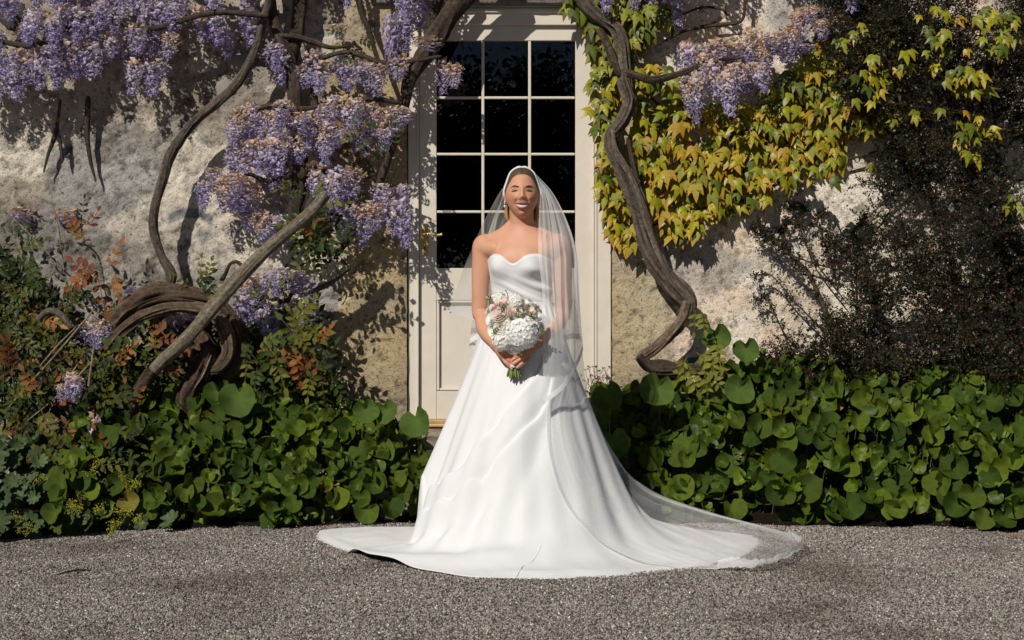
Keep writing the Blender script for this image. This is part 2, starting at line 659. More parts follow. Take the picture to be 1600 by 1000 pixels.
# stone lintel across the door head
mb = MB()
x = np.linspace(DXL - 0.16, DXR + 0.16, 70)
prof = [(0.14, DZT - 0.004), (-0.045, DZT - 0.004), (-0.055, DZT + 0.006), (-0.058, DZT + 0.14), (-0.045, DZT + 0.152), (0.02, DZT + 0.155)]
G = np.zeros((len(prof), 70, 3))
for j, (dy, z) in enumerate(prof):
    G[j, :, 0] = x; G[j, :, 1] = WALL_Y + dy; G[j, :, 2] = z
nzv = fbm(G[..., 0] * 16, G[..., 2] * 30, G[..., 1] * 30, 77) - 0.5
G[..., 1] += nzv * 0.02; G[..., 2] += nzv * 0.012
mb.grid(G, (0.23, 0.21, 0.19))
part("lintel", mb.mesh("lintel"), M_WALL, house)
# dark room behind the glass
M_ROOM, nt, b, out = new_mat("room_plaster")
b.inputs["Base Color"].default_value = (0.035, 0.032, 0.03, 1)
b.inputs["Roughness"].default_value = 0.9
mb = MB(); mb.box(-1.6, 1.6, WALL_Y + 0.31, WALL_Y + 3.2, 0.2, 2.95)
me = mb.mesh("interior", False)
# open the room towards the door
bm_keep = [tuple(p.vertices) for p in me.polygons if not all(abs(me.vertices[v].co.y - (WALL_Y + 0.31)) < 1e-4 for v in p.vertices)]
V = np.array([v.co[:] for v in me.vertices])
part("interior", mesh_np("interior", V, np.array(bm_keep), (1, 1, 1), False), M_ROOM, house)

# field stones that show through the render
M_STONE = vcol_mat("field_stone", 0.9, 0.15, 30, (0.55, 1.4), 0.8, 0.02, 160)


def stone_mesh(seed):
    th = np.linspace(0, math.pi, 9); ph = np.linspace(0, 2 * math.pi, 14, endpoint=False)
    d = np.stack([np.sin(th)[:, None] * np.cos(ph)[None], np.cos(th)[:, None] * np.ones(14)[None], np.sin(th)[:, None] * np.sin(ph)[None]], -1)
    n = fbm(d[..., 0] * 1.6 + seed * 3.1, d[..., 1] * 1.6, d[..., 2] * 1.6 + seed, seed, 3)
    mb = MB(); mb.grid(d * (0.65 + 0.75 * n)[..., None], (1, 1, 1), wrap=True)
    return mb.mesh("stone")


stone_meshes = [stone_mesh(k) for k in range(5)]
for k, (px, py, w, h, g) in enumerate([(375, 95, 22, 17, 2), (352, 140, 18, 18, 2), (545, 235, 26, 20, 1), (570, 262, 22, 22, 1), (470, 145, 14, 34, 2), 
                                           (430, 55, 16, 22, 2), (20, 25, 24, 24, 3), (405, 250, 28, 12, 4),
                                          (1330, 385, 20, 22, 2), (1475, 330, 24, 22, 2), (1110, 575, 40, 12, 0)]):
    c = P(px, py, WALL_Y)
    M = Matrix.Translation(Vector((c[0], WALL_Y + 0.012, c[2]))) @ Matrix.Rotation(R.uniform(-0.4, 0.4), 4, 'Y') @ Matrix.Diagonal((w / 290, 0.034, h / 290, 1))
    cc = [(0.20, 0.20, 0.21), (0.30, 0.22, 0.13), (0.50, 0.46, 0.40), (0.11, 0.105, 0.105), (0.42, 0.17, 0.07)][g]
    part("stone", stone_meshes[k % 5], M_STONE, house, M, cc)

# ------------------------------------------------------------------ the door
def paint_mat():
    m, nt, b, out = new_mat("cream_paint")
    n1 = noise_node(nt, 9, 5, 0.6)
    n2 = noise_node(nt, 90, 4, 0.7)
    r1 = ramp(nt, n1.outputs[0], [(0.3, (0.60, 0.545, 0.46)), (0.7, (0.66, 0.605, 0.52))])
    r2 = ramp(nt, n2.outputs[0], [(0.22, (0.55, 0.5, 0.44)), (0.30, (1, 1, 1))])
    nt.links.new(mul(nt, r1.outputs[0], r2.outputs[0], 0.6), b.inputs["Base Color"])
    b.inputs["Roughness"].default_value = 0.42
    bump(nt, n2.outputs[0], 0.25, 0.002, b)
    return m


M_PAINT = paint_mat()
M_GLASS, nt, b, out = new_mat("window_glass")
b.inputs["Base Color"].default_value = (0.75, 0.8, 0.78, 1)
b.inputs["Transmission Weight"].default_value = 1.0
b.inputs["Roughness"].default_value = 0.0
b.inputs["IOR"].default_value = 1.36
gn = noise_node(nt, 3.5, 1, 0.4)
bump(nt, gn.outputs[0], 0.012, 0.02, b)
M_BRASS = vcol_mat("aged_brass", 0.38, 0.5, 60, (0.7, 1.2), 0.15, 0.002, metal=0.45)
M_TIMBER = vcol_mat("oiled_sill_timber", 0.45, 0.4, 30, (0.7, 1.2), 0.3, 0.003)

LY = 7.690
door = thing("door", "cream painted glazed door with twelve small panes and brass lever handle", "door", (0, LY, 0.44))


def zx(px, Y): return (px - 800) / F * Y
def zz(py, Y): return CAMZ - (py - HOR) / F * Y


def slab(name, x0, x1, y0, y1, Yf, depth, mat=None, bev=0.003, parent=None, color=(1, 1, 1)):
    mb = MB(); mb.box(zx(x0, Yf), zx(x1, Yf), Yf, Yf + depth, zz(y1, Yf), zz(y0, Yf), color)
    me = mb.mesh(name, False)
    o = part(name, me, mat or M_PAINT, parent or door)
    if bev:
        md = o.modifiers.new("bevel", 'BEVEL'); md.width = bev; md.segments = 2
    return o


FY = 7.668
slab("jamb", 637.5, 654, 39.5, 668, FY, 0.10)
slab("jamb", 929.5, 954.5, 39.5, 668, FY, 0.10)
slab("head_frame", 637.5, 954.5, 20, 39, FY - 0.002, 0.10)
slab("head_moulding", 637.5, 954.5, 12, 19.6, FY - 0.016, 0.08, bev=0.008)
slab("weather_bar", 637.5, 954.5, 8.5, 11.7, FY - 0.008, 0.08, bev=0.002)
slab("bead", 650.5, 654.2, 40, 660, FY - 0.006, 0.02, bev=0.003)
slab("bead", 929.2, 933, 40, 660, FY - 0.006, 0.02, bev=0.003)
DT = 0.045
slab("stile", 655, 682, 40.5, 655, LY, DT)
slab("stile", 899, 928.3, 40.5, 655, LY, DT)
slab("top_rail", 682.2, 898.8, 40.5, 63.5, LY + 0.001, DT - 0.002)
slab("lock_rail", 682.2, 898.8, 419, 469, LY + 0.001, DT - 0.002)
slab("bottom_rail", 682.2, 898.8, 611, 655, LY + 0.001, DT - 0.002)
slab("mullion", 779, 806, 469.2, 610.8, LY + 0.001, DT - 0.002)
colsx = [(683, 752), (757.2, 825), (830.2, 898)]
rowsy = [(65, 150), (155.2, 238), (243.5, 328), (333.5, 418)]
for a, b_ in ((752.3, 756.9), (825.3, 829.9)):
    slab("muntin", a, b_, 63.8, 418.8, LY + 0.004, 0.03, bev=0.004)
for a, b_ in ((150.6, 154.6), (238.8, 242.8), (328.8, 332.8)):
    for (x0, x1) in colsx:
        slab("muntin", x0 - 0.6, x1 + 0.2, a, b_, LY + 0.005, 0.028, bev=0.004)
for (y0, y1) in rowsy:
    for (x0, x1) in colsx:
        o = slab("pane", x0 - 0.8, x1 + 0.6, y0 - 1, y1 + 1, LY + 0.019, 0.004, M_GLASS, bev=0)
        # old glass sits a hair out of true
        o.matrix_basis = o.matrix_basis
for (x0, x1) in ((682.3, 778.8), (806.2, 898.7)):
    slab("panel", x0, x1, 469.3, 610.7, LY + 0.018, 0.012, bev=0)
    # raised bolection moulding round each panel
    mb = MB()
    for k, (ins, dy) in enumerate(((0, 0.003), (2, -0.004), (5, 0.006))):
        pass
    for (a0, a1, b0, b1) in ((x0 + 0.4, x0 + 4.4, 469.6, 610.4), (x1 - 4.4, x1 - 0.4, 469.6, 610.4), (x0 + 4.5, x1 - 4.5, 469.6, 473.4), (x0 + 4.5, x1 - 4.5, 606.4, 610.4)):
        mb.box(zx(a0, LY), zx(a1, LY), LY - 0.004, LY + 0.017, zz(b1, LY), zz(b0, LY))
    o = part("panel_moulding", mb.mesh("panel_moulding", False), M_PAINT, door)
    md = o.modifiers.new("bevel", 'BEVEL'); md.width = 0.005; md.segments = 3
# letter slip: small raised strip at the foot of the panel
slab("panel_strip", 742, 768, 601, 604, LY + 0.012, 0.008, bev=0.001)
slab("threshold", 655, 928.3, 656, 661.5, LY - 0.035, 0.08, M_TIMBER, 0.004, color=(0.42, 0.29, 0.12))
slab("sill_nosing", 637.5, 954.5, 662.2, 667.5, LY - 0.06, 0.1, M_TIMBER, 0.007, color=(0.48, 0.33, 0.15))
slab("sill_board", 639, 953, 668.2, 673, LY - 0.045, 0.09, M_TIMBER, 0.003, color=(0.22, 0.14, 0.08))


def door_handle():
    c = P(664, 377, LY)
    mb = MB()
    n = 28
    pts = []
    w, h = 0.0195, 0.083
    for k in range(n):
        a = 2 * math.pi * k / n
        sx, sz = math.cos(a), math.sin(a)
        r = 1.0
        pts.append((w * np.sign(sx) * abs(sx) ** 0.6, h * np.sign(sz) * abs(sz) ** 0.75 * (1 + 0.06 * math.cos(6 * a))))
    rings = []
    for sc, dy in ((1.0, 0.0), (1.0, -0.003), (0.9, -0.006), (0.72, -0.0065), (0.66, -0.0045)):
        rings.append([(c[0] + x * sc, LY + dy, c[2] + z * (1 - (1 - sc) * 0.35)) for x, z in pts])
    G = np.array(rings)
    mb.grid(G, (0.50, 0.36, 0.13), wrap=True)
    mb.add(np.concatenate([G[-1], G[-1].mean(0)[None]]), None, [((i + 1) % n, i, n) for i in range(n)], (0.50, 0.36, 0.13))
    pl = part("handle_plate", mb.mesh("handle_plate"), M_BRASS, door)
    mb = MB()
    z = P(664, 367, LY)[2]
    y0 = LY - 0.006
    tube(mb, [(c[0], y0, z), (c[0], y0 - 0.03, z), (c[0] + 0.012, y0 - 0.042, z), (c[0] + 0.04, y0 - 0.045, z + 0.003), (c[0] + 0.065, y0 - 0.045, z - 0.004), (c[0] + 0.088, y0 - 0.043, z - 0.001), (c[0] + 0.098, y0 - 0.043, z + 0.004)],
         [0.010, 0.009, 0.009, 0.0075, 0.0065, 0.007, 0.008], 12, (0.62, 0.47, 0.2), step=0.004)
    subpart("lever", mb.mesh("lever"), M_BRASS, pl)
    mb = MB()
    zk = P(664, 388, LY)[2]
    for zc, r in ((zk + 0.004, 0.0045), (zk - 0.006, 0.003)):
        ellipsoid(mb, (c[0], LY - 0.0055, zc), (r, 0.002, r * (1.0 if r > 0.004 else 2.6)), 12, 6, (0.02, 0.015, 0.01))
    subpart("keyhole", mb.mesh("keyhole"), M_BRASS, pl)


door_handle()
mb = MB()
c = P(640.6, 330, FY)
mb.box(c[0] - 0.010, c[0] + 0.010, FY - 0.006, FY + 0.002, c[2] - 0.032, c[2] + 0.032, (0.40, 0.30, 0.14))
ellipsoid(mb, (c[0], FY - 0.009, c[2] + 0.008), (0.007, 0.010, 0.016), 12, 8, (0.55, 0.42, 0.2))
ellipsoid(mb, (c[0], FY - 0.007, c[2] - 0.018), (0.005, 0.005, 0.005), 10, 6, (0.1, 0.07, 0.04))
part("latch_keep", mb.mesh("latch_keep"), M_BRASS, door)

# worn stone steps under the sill
steps = thing("doorstep", "worn grey stone steps below the cream door", "step", (0, 7.5, 0))
for k, (x0, x1, yf, yb, z0, z1) in enumerate([(-0.66, 0.62, 7.46, 7.72, 0.305, 0.405), (-0.70, 0.66, 7.30, 7.6, 0.16, 0.30), (-0.74, 0.70, 7.14, 7.5, 0.0, 0.155)]):
    nx, prof = 70, [(0.3, 1.0), (0.10, 1.0), (0.03, 0.98), (0.004, 0.92), (0.0, 0.75), (0.012, 0.4), (0.008, 0.1), (0.02, 0.0)]
    G = np.zeros((len(prof), nx, 3))
    for j, (dy, f) in enumerate(prof):
        G[j, :, 0] = np.linspace(x0, x1, nx); G[j, :, 1] = yf + dy * (yb - yf) / 0.3; G[j, :, 2] = z0 + (z1 - z0) * f
    nn = fbm(G[..., 0] * 9, G[..., 1] * 9, G[..., 2] * 22 + k, 5 + k) - 0.5
    G[..., 1] += nn * 0.05; G[..., 2] += nn * 0.025 * (G[..., 2] > z0 + 0.01)
    mb = MB(); mb.grid(G, (0.34, 0.29, 0.23))
    part("step", mb.mesh("step"), M_STONE, steps)

# ------------------------------------------------------------------ leaf and flower shapes (local: tip +Y, face +Z)
def tris_fan_rings(rings, center):
    """rings: list of (n,3) outlines from inside out"""
    n = len(rings[0])
    V = [np.asarray(center, float)[None]] + [np.asarray(r, float) for r in rings]
    T = [(0, 1 + i, 1 + (i + 1) % n) for i in range(n)]
    for k in range(len(rings) - 1):
        a, b = 1 + k * n, 1 + (k + 1) * n
        for i in range(n):
            j = (i + 1) % n
            T += [(a + i, b + i, b + j), (a + i, b + j, a + j)]
    return np.concatenate(V), np.array(T)


def leaf_round(seed, fold=0.0, cup=0.2, wave=0.1):
    r_ = random.Random(seed)
    n = 16
    a = np.linspace(0, 2 * math.pi, n, endpoint=False) - math.pi / 2     # starts at the stalk notch (-Y)
    da = np.minimum(np.abs(a + math.pi / 2), 2 * math.pi - np.abs(a + math.pi / 2))
    rad = 1.0 - 0.50 * np.exp(-(da / 0.22) ** 2) + 0.05 * np.array([r_.uniform(-1, 1) for _ in range(n)]) + 0.07 * np.cos(da)*-1
    ph, p2 = r_.uniform(0, 6.28), r_.uniform(0, 6.28)
    rings = []
    for f in (0.45, 0.8, 1.0):
        x = rad * f * np.cos(a) * 1.05
        y = rad * f * np.sin(a) + 0.12
        z = cup * f ** 2 + wave * f ** 2 * np.sin(2 * a + ph) + 0.4 * wave * f ** 2 * np.sin(5 * a + p2)
        z = z + fold * np.abs(x) + 0.028 * f * np.where(np.arange(n) % 2 == 0, 1, -1)
        rings.append(np.stack([x, y, z], 1))
    V, T = tris_fan_rings(rings, (0, 0.05, -0.02))
    C = np.ones((len(V), 3))
    C[0] = (1.25, 1.25, 1.0)
    for k in range(3):
        s = 1 + k * n
        C[s:s + n:2] *= (1.14, 1.10, 1.0)
        C[s + 1:s + n:2] *= (0.88, 0.92, 0.85)
    C[1 + 2 * n:] *= (1.15, 1.10, 0.9)
    return V, T, C


def leaf_ivy(seed):
    r_ = random.Random(seed)
    half = [(0.14, -0.08), (0.34, -0.02), (0.47, 0.24), (0.58, 0.72), (0.38, 0.56), (0.22, 0.54), (0.17, 0.80)]
    half = [(x * r_.uniform(0.88, 1.12), y * r_.uniform(0.93, 1.07)) for x, y in half]
    out = [(0.0, 0.02)] + half + [(0.0, 1.22)] + [(-x * r_.uniform(0.9, 1.1), y * r_.uniform(0.93, 1.07)) for x, y in reversed(half)]
    out = np.array(out)
    cx = np.array([0.0, 0.36])
    droop, fold, tw = r_.uniform(0.18, 0.42), r_.uniform(-0.12, 0.28), r_.uniform(-0.2, 0.2)
    rings = []
    for f in (0.5, 1.0):
        p = cx + (out - cx) * f
        z = -droop * np.maximum(p[:, 1] - 0.2, 0) ** 2 - fold * np.abs(p[:, 0]) - 0.22 * p[:, 0] ** 2 + tw * p[:, 0] * p[:, 1]
        z = z + 0.02 * (f > 0.9) * np.array([r_.uniform(-1, 1) for _ in out])
        rings.append(np.column_stack([p, z]))
    V, T = tris_fan_rings(rings, (0, 0.36, 0.015))
    C = np.ones((len(V), 3))
    n = len(out)
    C[1:1 + n] *= (1.0, 1.0, 1.0)
    C[1 + n:] *= (1.12, 0.98, 0.9)
    for k in (4, n // 2, n - 4):
        C[1 + n + k] = (1.6, 0.86, 0.7)
    return V, T, C


def leaf_mantle(seed):
    r_ = random.Random(seed)
    L = 9
    n = L * 4
    a = np.linspace(0, 2 * math.pi, n, endpoint=False) - math.pi / 2
    da = np.minimum(np.abs(a + math.pi / 2), 2 * math.pi - np.abs(a + math.pi / 2))
    lob = np.abs(np.sin((a + math.pi / 2) * L / 2))
    ph = r_.uniform(0, 6)
    cup = r_.uniform(0.1, 0.45)
    rings = []
    for f in (0.5, 1.0):
        rad = f * (1 - (0.24 if f > 0.9 else 0.05) * (1 - lob) ** 1.2) * (1 - 0.6 * np.exp(-(da / 0.25) ** 2))
        z = cup * f ** 2 + 0.10 * f * (lob - 0.5) + 0.1 * f * np.sin(2 * a + ph)
        rings.append(np.column_stack([rad * np.cos(a), rad * np.sin(a) + 0.05, z]))
    V, T = tris_fan_rings(rings, (0, 0, 0))
    C = np.ones((len(V), 3))
    C[0] = (1.3, 1.3, 1.1)
    lobc = 0.82 + 0.34 * lob
    C[1:1 + n] *= lobc[:, None]; C[1 + n:] *= lobc[:, None]
    return V, T, C


def leaflet(V, T, C, base, dirv, side, nor, l, w, col):
    """pointed leaflet folded along its midrib"""
    n = len(V)
    b, d, s, m = map(np.asarray, (base, dirv, side, nor))
    pts = [b, b + d * l * 0.35 + s * w * 0.5 + m * w * 0.18, b + d * l * 0.7 + s * w * 0.36 + m * w * 0.1, b + d * l - m * l * 0.12,
           b + d * l * 0.7 - s * w * 0.36 + m * w * 0.1, b + d * l * 0.35 - s * w * 0.5 + m * w * 0.18, b + d * l * 0.38, b + d * l * 0.72 - m * l * 0.03]
    V += pts
    T += [(n, n + 6, n + 1), (n + 1, n + 6, n + 7), (n + 1, n + 7, n + 2), (n + 2, n + 7, n + 3), (n, n + 5, n + 6), (n + 5, n + 7, n + 6), (n + 5, n + 4, n + 7), (n + 4, n + 3, n + 7)]
    C += [np.asarray(col) * k for k in (0.9, 1, 1, 1.15, 1, 1, 1.1, 1.1)]


def sprig(seed, pairs=4, curve=0.3, lw=0.42):
    """pinnate leaf: a rachis with paired leaflets; unit length"""
    r_ = random.Random(seed)
    V, T, C = [], [], []
    for k in range(pairs + 1):
        t = 0.22 + 0.7 * k / pairs
        b = np.array([0, t, -curve * t * t])
        if k == pairs:
            d = np.array([0, 1, -curve]); leaflet(V, T, C, b, d / np.linalg.norm(d), (1, 0, 0), (0, 0, 1), 0.36, 0.36 * lw, np.ones(3) * r_.uniform(0.9, 1.2))
        else:
            for s in (-1, 1):
                d = np.array([s * 0.85, 0.5, -0.15 + r_.uniform(-0.25, 0.2)]); d /= np.linalg.norm(d)
                sd = np.cross(d, (0, 0, 1)); sd /= np.linalg.norm(sd)
                nn = np.cross(sd, d)
                l = 0.36 * r_.uniform(0.85, 1.15) * (1 - 0.25 * abs(t - 0.5))
                leaflet(V, T, C, b, d, sd, nn if nn[2] > 0 else -nn, l, l * lw, np.ones(3) * r_.uniform(0.75, 1.25))
    n = len(V)
    w = 0.012
    for k in range(4):
        t0, t1 = k / 4 * 0.95, (k + 1) / 4 * 0.95
        m = len(V)
        V += [np.array([-w, t0, -curve * t0 ** 2]), np.array([w, t0, -curve * t0 ** 2]), np.array([w, t1, -curve * t1 ** 2]), np.array([-w, t1, -curve * t1 ** 2])]
        T += [(m, m + 1, m + 2), (m, m + 2, m + 3)]
        C += [np.array([1.2, 0.8, 0.6])] * 4
    return np.array(V), np.array(T), np.array(C)


def raceme(seed, tone, nf=95):
    """hanging wisteria flower: axis down -Z, unit length, florets of one banner and one keel"""
    r_ = random.Random(seed)
    V, T, C = [], [], []
    tan = np.array([0.62, 0.44, 0.32]); lil = np.array([0.58, 0.51, 0.66]); vio = np.array([0.36, 0.31, 0.54]); pale = np.array([0.78, 0.70, 0.70])
    for k in range(nf):
        t = (k + r_.random()) / nf
        rad = 0.19 * (1 - 0.72 * t ** 1.4) * min(1, 0.45 + t * 5)
        a = k * 2.39996 + r_.uniform(-0.4, 0.4)
        rr = rad * r_.uniform(0.55, 1.08)
        c = np.array([math.cos(a) * rr, math.sin(a) * rr, -t + r_.uniform(-0.03, 0.03)])
        o = np.array([math.cos(a), math.sin(a), r_.uniform(-0.9, 0.2)]); o /= np.linalg.norm(o)
        u = np.cross(o, (0, 0, 1)); u /= np.linalg.norm(u)
        v = np.cross(u, o)
        tw = r_.uniform(-0.9, 0.9)
        u, v = u * math.cos(tw) + v * math.sin(tw), v * math.cos(tw) - u * math.sin(tw)
        s = 0.084 * r_.uniform(0.75, 1.3) * (1 - 0.40 * t)
        w = np.clip(t * 1.35 + r_.uniform(-0.25, 0.25) - (0.38 if tone == 2 else 0.10) + (0.32 if tone == 0 else 0), 0, 1)
        base = tan * (1 - min(1, w * 2.2)) + lil * min(1, w * 2.2) if w < 0.45 else lil * (1 - (w - 0.45) / 0.55) + vio * (w - 0.45) / 0.55
        if r_.random() < 0.18: base = base * 0.4 + pale * 0.6
        base = np.minimum(base * r_.uniform(0.8, 1.3), 0.9)
        n = len(V)
        V += [c - u * s * 0.85 + o * s * 0.1, c - u * s * 0.1 + v * s * 1.2 + o * s * 0.35, c + u * s * 0.85 + o * s * 0.1, c - v * s * 0.5 + o * s * 0.25, c + o * s * 0.5 + v * s * 0.25]
        T += [(n, n + 4, n + 1), (n + 1, n + 4, n + 2), (n, n + 3, n + 4), (n + 3, n + 2, n + 4)]
        C += [base, base * 1.12, base, base * 0.85, base * 0.9 + np.array([0.06, 0.06, 0.03])]
        # keel hanging forward and down
        n = len(V)
        kc = (vio * 0.7 + base * 0.3) if w > 0.3 else base * 0.85
        V += [c + o * s * 0.35, c + o * s * 1.05 - v * s * 0.25 + u * s * 0.28, c + o * s * 1.2 - v * s * 0.75, c + o * s * 1.0 - v * s * 0.35 - u * s * 0.28]
        T += [(n, n + 1, n + 2), (n, n + 2, n + 3)]
        C += [kc * 1.1] * 4
    # axis
    n = len(V)
    for k in range(5):
        m = len(V); z0, z1 = -k / 5, -(k + 1) / 5
        w = 0.012
        V += [np.array([-w, 0, z0]), np.array([w, 0, z0]), np.array([w, 0, z1]), np.array([-w, 0, z1])]
        T += [(m, m + 1, m + 2), (m, m + 2, m + 3)]
        C += [np.array([0.2, 0.17, 0.07])] * 4
    return np.array(V), np.array(T), np.array(C)


def tmesh(name, t, mat, smooth=True):
    me = mesh_np(name, t[0], t[1], t[2], smooth)
    me.materials.append(mat)
    return me


RAC_T = [raceme(10 + k, k % 3, 70 + 7 * (k % 4)) for k in range(9)]
RAC_M = [tmesh("raceme", t, M_PETAL, False) for t in RAC_T]
IVY_T = [leaf_ivy(20 + k) for k in range(8)]
IVY_M = [tmesh("ivy_leaf", t, M_IVY) for t in IVY_T]
RND_T = [leaf_round(30 + k, fold=[0, 0.25, 0.1, 0.5, -0.15, 0.05, 0.3, -0.05][k], cup=[0.34, 0.2, 0.5, 0.12, 0.3, -0.25, 0.4, 0.46][k], wave=[0.18, 0.28, 0.2, 0.34, 0.3, 0.2, 0.32, 0.26][k]) for k in range(8)]
RND_M = [tmesh("round_leaf", t, M_LEAF) for t in RND_T]
MAN_T = [leaf_mantle(40 + k) for k in range(5)]
MAN_M = [tmesh("mantle_leaf", t, M_MANTLE) for t in MAN_T]
SPR_T = [sprig(50 + k, 2 + k % 2, R.uniform(0.1, 0.6), R.uniform(0.46, 0.62)) for k in range(6)]
SPR_M = [tmesh("sprig", t, M_LEAF) for t in SPR_T]


# ------------------------------------------------------------------ wisteria on the left of the door
def px_path(pts, Y):
    """pts (px, py, width px[, dY]) at distance about Y -> path, radii"""
    p, r = [], []
    for q in pts:
        y = Y + (q[3] if len(q) > 3 else 0)
        p.append(P(q[0], q[1], y)); r.append(q[2] / F * y / 2)
    return p, r


BARK = dict(col=(0.022, 0.015, 0.011), col2=(0.20, 0.145, 0.10))
PALE = dict(col=(0.07, 0.055, 0.042), col2=(0.22, 0.185, 0.145))
DARK = dict(col=(0.045, 0.034, 0.027), col2=(0.14, 0.105, 0.08))


def vine(parent, name, pts, Y, seed, nseg=14, ridge=0.16, lump=0.16, twist=3.0, freq=2.2, step=0.014, tone=BARK):
    p, r = px_path(pts, Y)
    if nseg >= 14:
        nseg = int(nseg * 2.0); freq = freq * 1.9; ridge = ridge * 1.25
    mb = MB()
    tube(mb, p, r, nseg, ridge=ridge, lump=lump, twist=twist, freq=freq, seed=seed, step=step, **tone)
    return part(name, mb.mesh(name), M_BARK, parent)


wist = thing("wisteria_vine", "old wisteria with coiled trunk and lilac flower racemes left of the door", "vine", (-1.75, 7.3, 0))
vine(wist, "stem", [(426, -60, 12), (425, -20, 12), (412, 30, 12), (400, 72, 11), (375, 125, 13), (340, 160, 14), (300, 195, 15), (270, 235, 16), (255, 280, 14), (243, 320, 14), (240, 360, 14), (250, 395, 14), (267, 430, 16), (256, 458, 14), (250, 500, 13)], 7.47, 1, tone=PALE)
vine(wist, "stem", [(418, -60, 16), (424, 0, 16), (430, 40, 16), (452, 90, 19), (460, 150, 21), (468, 210, 21), (470, 265, 24), (464, 315, 20), (455, 350, 14)], 7.52, 2, tone=DARK)
vine(wist, "stem", [(470, -50, 22), (468, 10, 22), (462, 60, 22), (452, 110, 18)], 7.55, 3, tone=DARK)
vine(wist, "stem", [(560, -50, 9), (562, 10, 9), (575, 45, 9), (588, 85, 8), (600, 120, 7)], 7.5, 4, 10, tone=DARK)
vine(wist, "stem", [(438, 55, 8), (465, 58, 9), (490, 66, 9), (515, 74, 7), (545, 72, 4)], 7.5, 5, 8, tone=DARK)
vine(wist, "stem", [(486, 130, 11), (491, 160, 13), (497, 200, 12), (505, 260, 12), (495, 300, 14), (470, 340, 12)], 7.54, 6, tone=DARK)
vine(wist, "stem", [(470, 270, 10), (440, 278, 9), (415, 282, 8), (390, 272, 7), (380, 278, 5)], 7.5, 7, 8, tone=BARK)
vine(wist, "stem", [(500, 255, 12), (480, 262, 14), (470, 280, 14)], 7.48, 8, 10, tone=BARK)
vine(wist, "stem", [(640, 130, 16), (632, 165, 16), (622, 200, 15), (605, 250, 13), (585, 310, 11), (560, 355, 9), (525, 400, 8)], 7.54, 9, tone=DARK)
vine(wist, "stem", [(790, -60, 28), (755, -30, 30), (715, 8, 29), (690, 45, 30), (672, 75, 30), (655, 98, 26), (640, 125, 20), (634, 150, 15)], 7.44, 10, 18, tone=DARK)
vine(wist, "stem", [(720, -50, 13), (690, -8, 14), (678, 25, 14), (668, 62, 12), (660, 90, 9)], 7.46, 11, 10, tone=DARK)
vine(wist, "stem", [(482, 458, 8), (500, 450, 8), (520, 440, 7), (548, 420, 3)], 7.45, 12, 8, tone=PALE)
vine(wist, "pole_stem", [(510, 303, 16), (490, 326, 17), (455, 358, 18), (420, 388, 19), (385, 422, 21), (345, 466, 22), (300, 519, 21), (278, 543, 22), (258, 560, 19), (238, 581, 17)], 7.14, 13, 18, 0.10, 0.10, 1.0, 2.6, 0.012, tone=dict(col=(0.15, 0.12, 0.085), col2=(0.36, 0.31, 0.23)))
vine(wist, "stem", [(236, 578, 18), (225, 596, 20), (213, 615, 18), (205, 650, 14)], 7.13, 14, 12, tone=BARK)
# the coil: heavy twisted strands
COILC = dict(col=(0.018, 0.012, 0.009), col2=(0.24, 0.17, 0.115))
vine(wist, "trunk", [(110, 600, 24, 0.1), (148, 552, 28, 0.05), (182, 508, 32), (215, 478, 36), (255, 463, 37), (298, 463, 33), (336, 474, 27, 0.02), (364, 502, 25, 0.03), (378, 540, 23, 0.03), (370, 572, 24, 0.03), (345, 586, 22, 0.05), (318, 594, 16, 0.1)], 7.30, 15, 20, 0.34, 0.26, 0.5, 3.6, 0.009, tone=COILC)
vine(wist, "trunk", [(165, 548, 14), (192, 516, 17), (225, 494, 18), (262, 482, 18), (300, 481, 18), (330, 490, 20), (350, 514, 22), (357, 548, 20), (344, 572, 18), (322, 580, 10)], 7.26, 16, 18, 0.30, 0.26, -0.5, 3.6, 0.009, tone=dict(col=(0.03, 0.02, 0.015), col2=(0.30, 0.22, 0.15)))
vine(wist, "trunk", [(318, 500, 22, 0.12), (318, 525, 26, 0.1), (326, 550, 30), (314, 582, 30), (298, 612, 30), (290, 660, 32), (286, 740, 36)], 7.27, 17, 18, 0.32, 0.28, 0.8, 3.4, 0.010, tone=dict(col=(0.03, 0.018, 0.013), col2=(0.20, 0.135, 0.095)))
vine(wist, "stem", [(385, 425, 7), (372, 410, 6), (360, 412, 6), (352, 428, 7), (345, 440, 8)], 7.36, 18, 8)
vine(wist, "stem", [(55, 503, 9), (75, 487, 10), (95, 492, 9), (112, 512, 8)], 7.2, 19, 8, tone=PALE)
vine(wist, "stem", [(95, 155, 5), (90, 190, 6), (85, 215, 7), (76, 240, 5), (68, 270, 3)], 7.6, 20, 8, tone=DARK)
vine(wist, "stem", [(90, 195, 4), (95, 230, 6), (98, 255, 3)], 7.6, 21, 8, tone=DARK)
vine(wist, "stem", [(138, 150, 8), (136, 200, 9), (140, 245, 6), (150, 285, 3)], 7.6, 22, 8, tone=DARK)
vine(wist, "stem", [(-20, 60, 10), (60, 70, 9), (140, 25, 10), (230, 45, 9), (330, 20, 10), (420, 25, 8)], 7.42, 23, 10, tone=DARK)
vine(wist, "stem", [(360, 190, 8), (420, 165, 8), (480, 170, 8), (560, 155, 8), (625, 160, 7)], 7.44, 24, 8, tone=DARK)
vine(wist, "stem", [(480, 100, 8), (540, 82, 8), (600, 98, 8), (650, 95, 8), (690, 88, 4)], 7.40, 25, 8, tone=DARK)
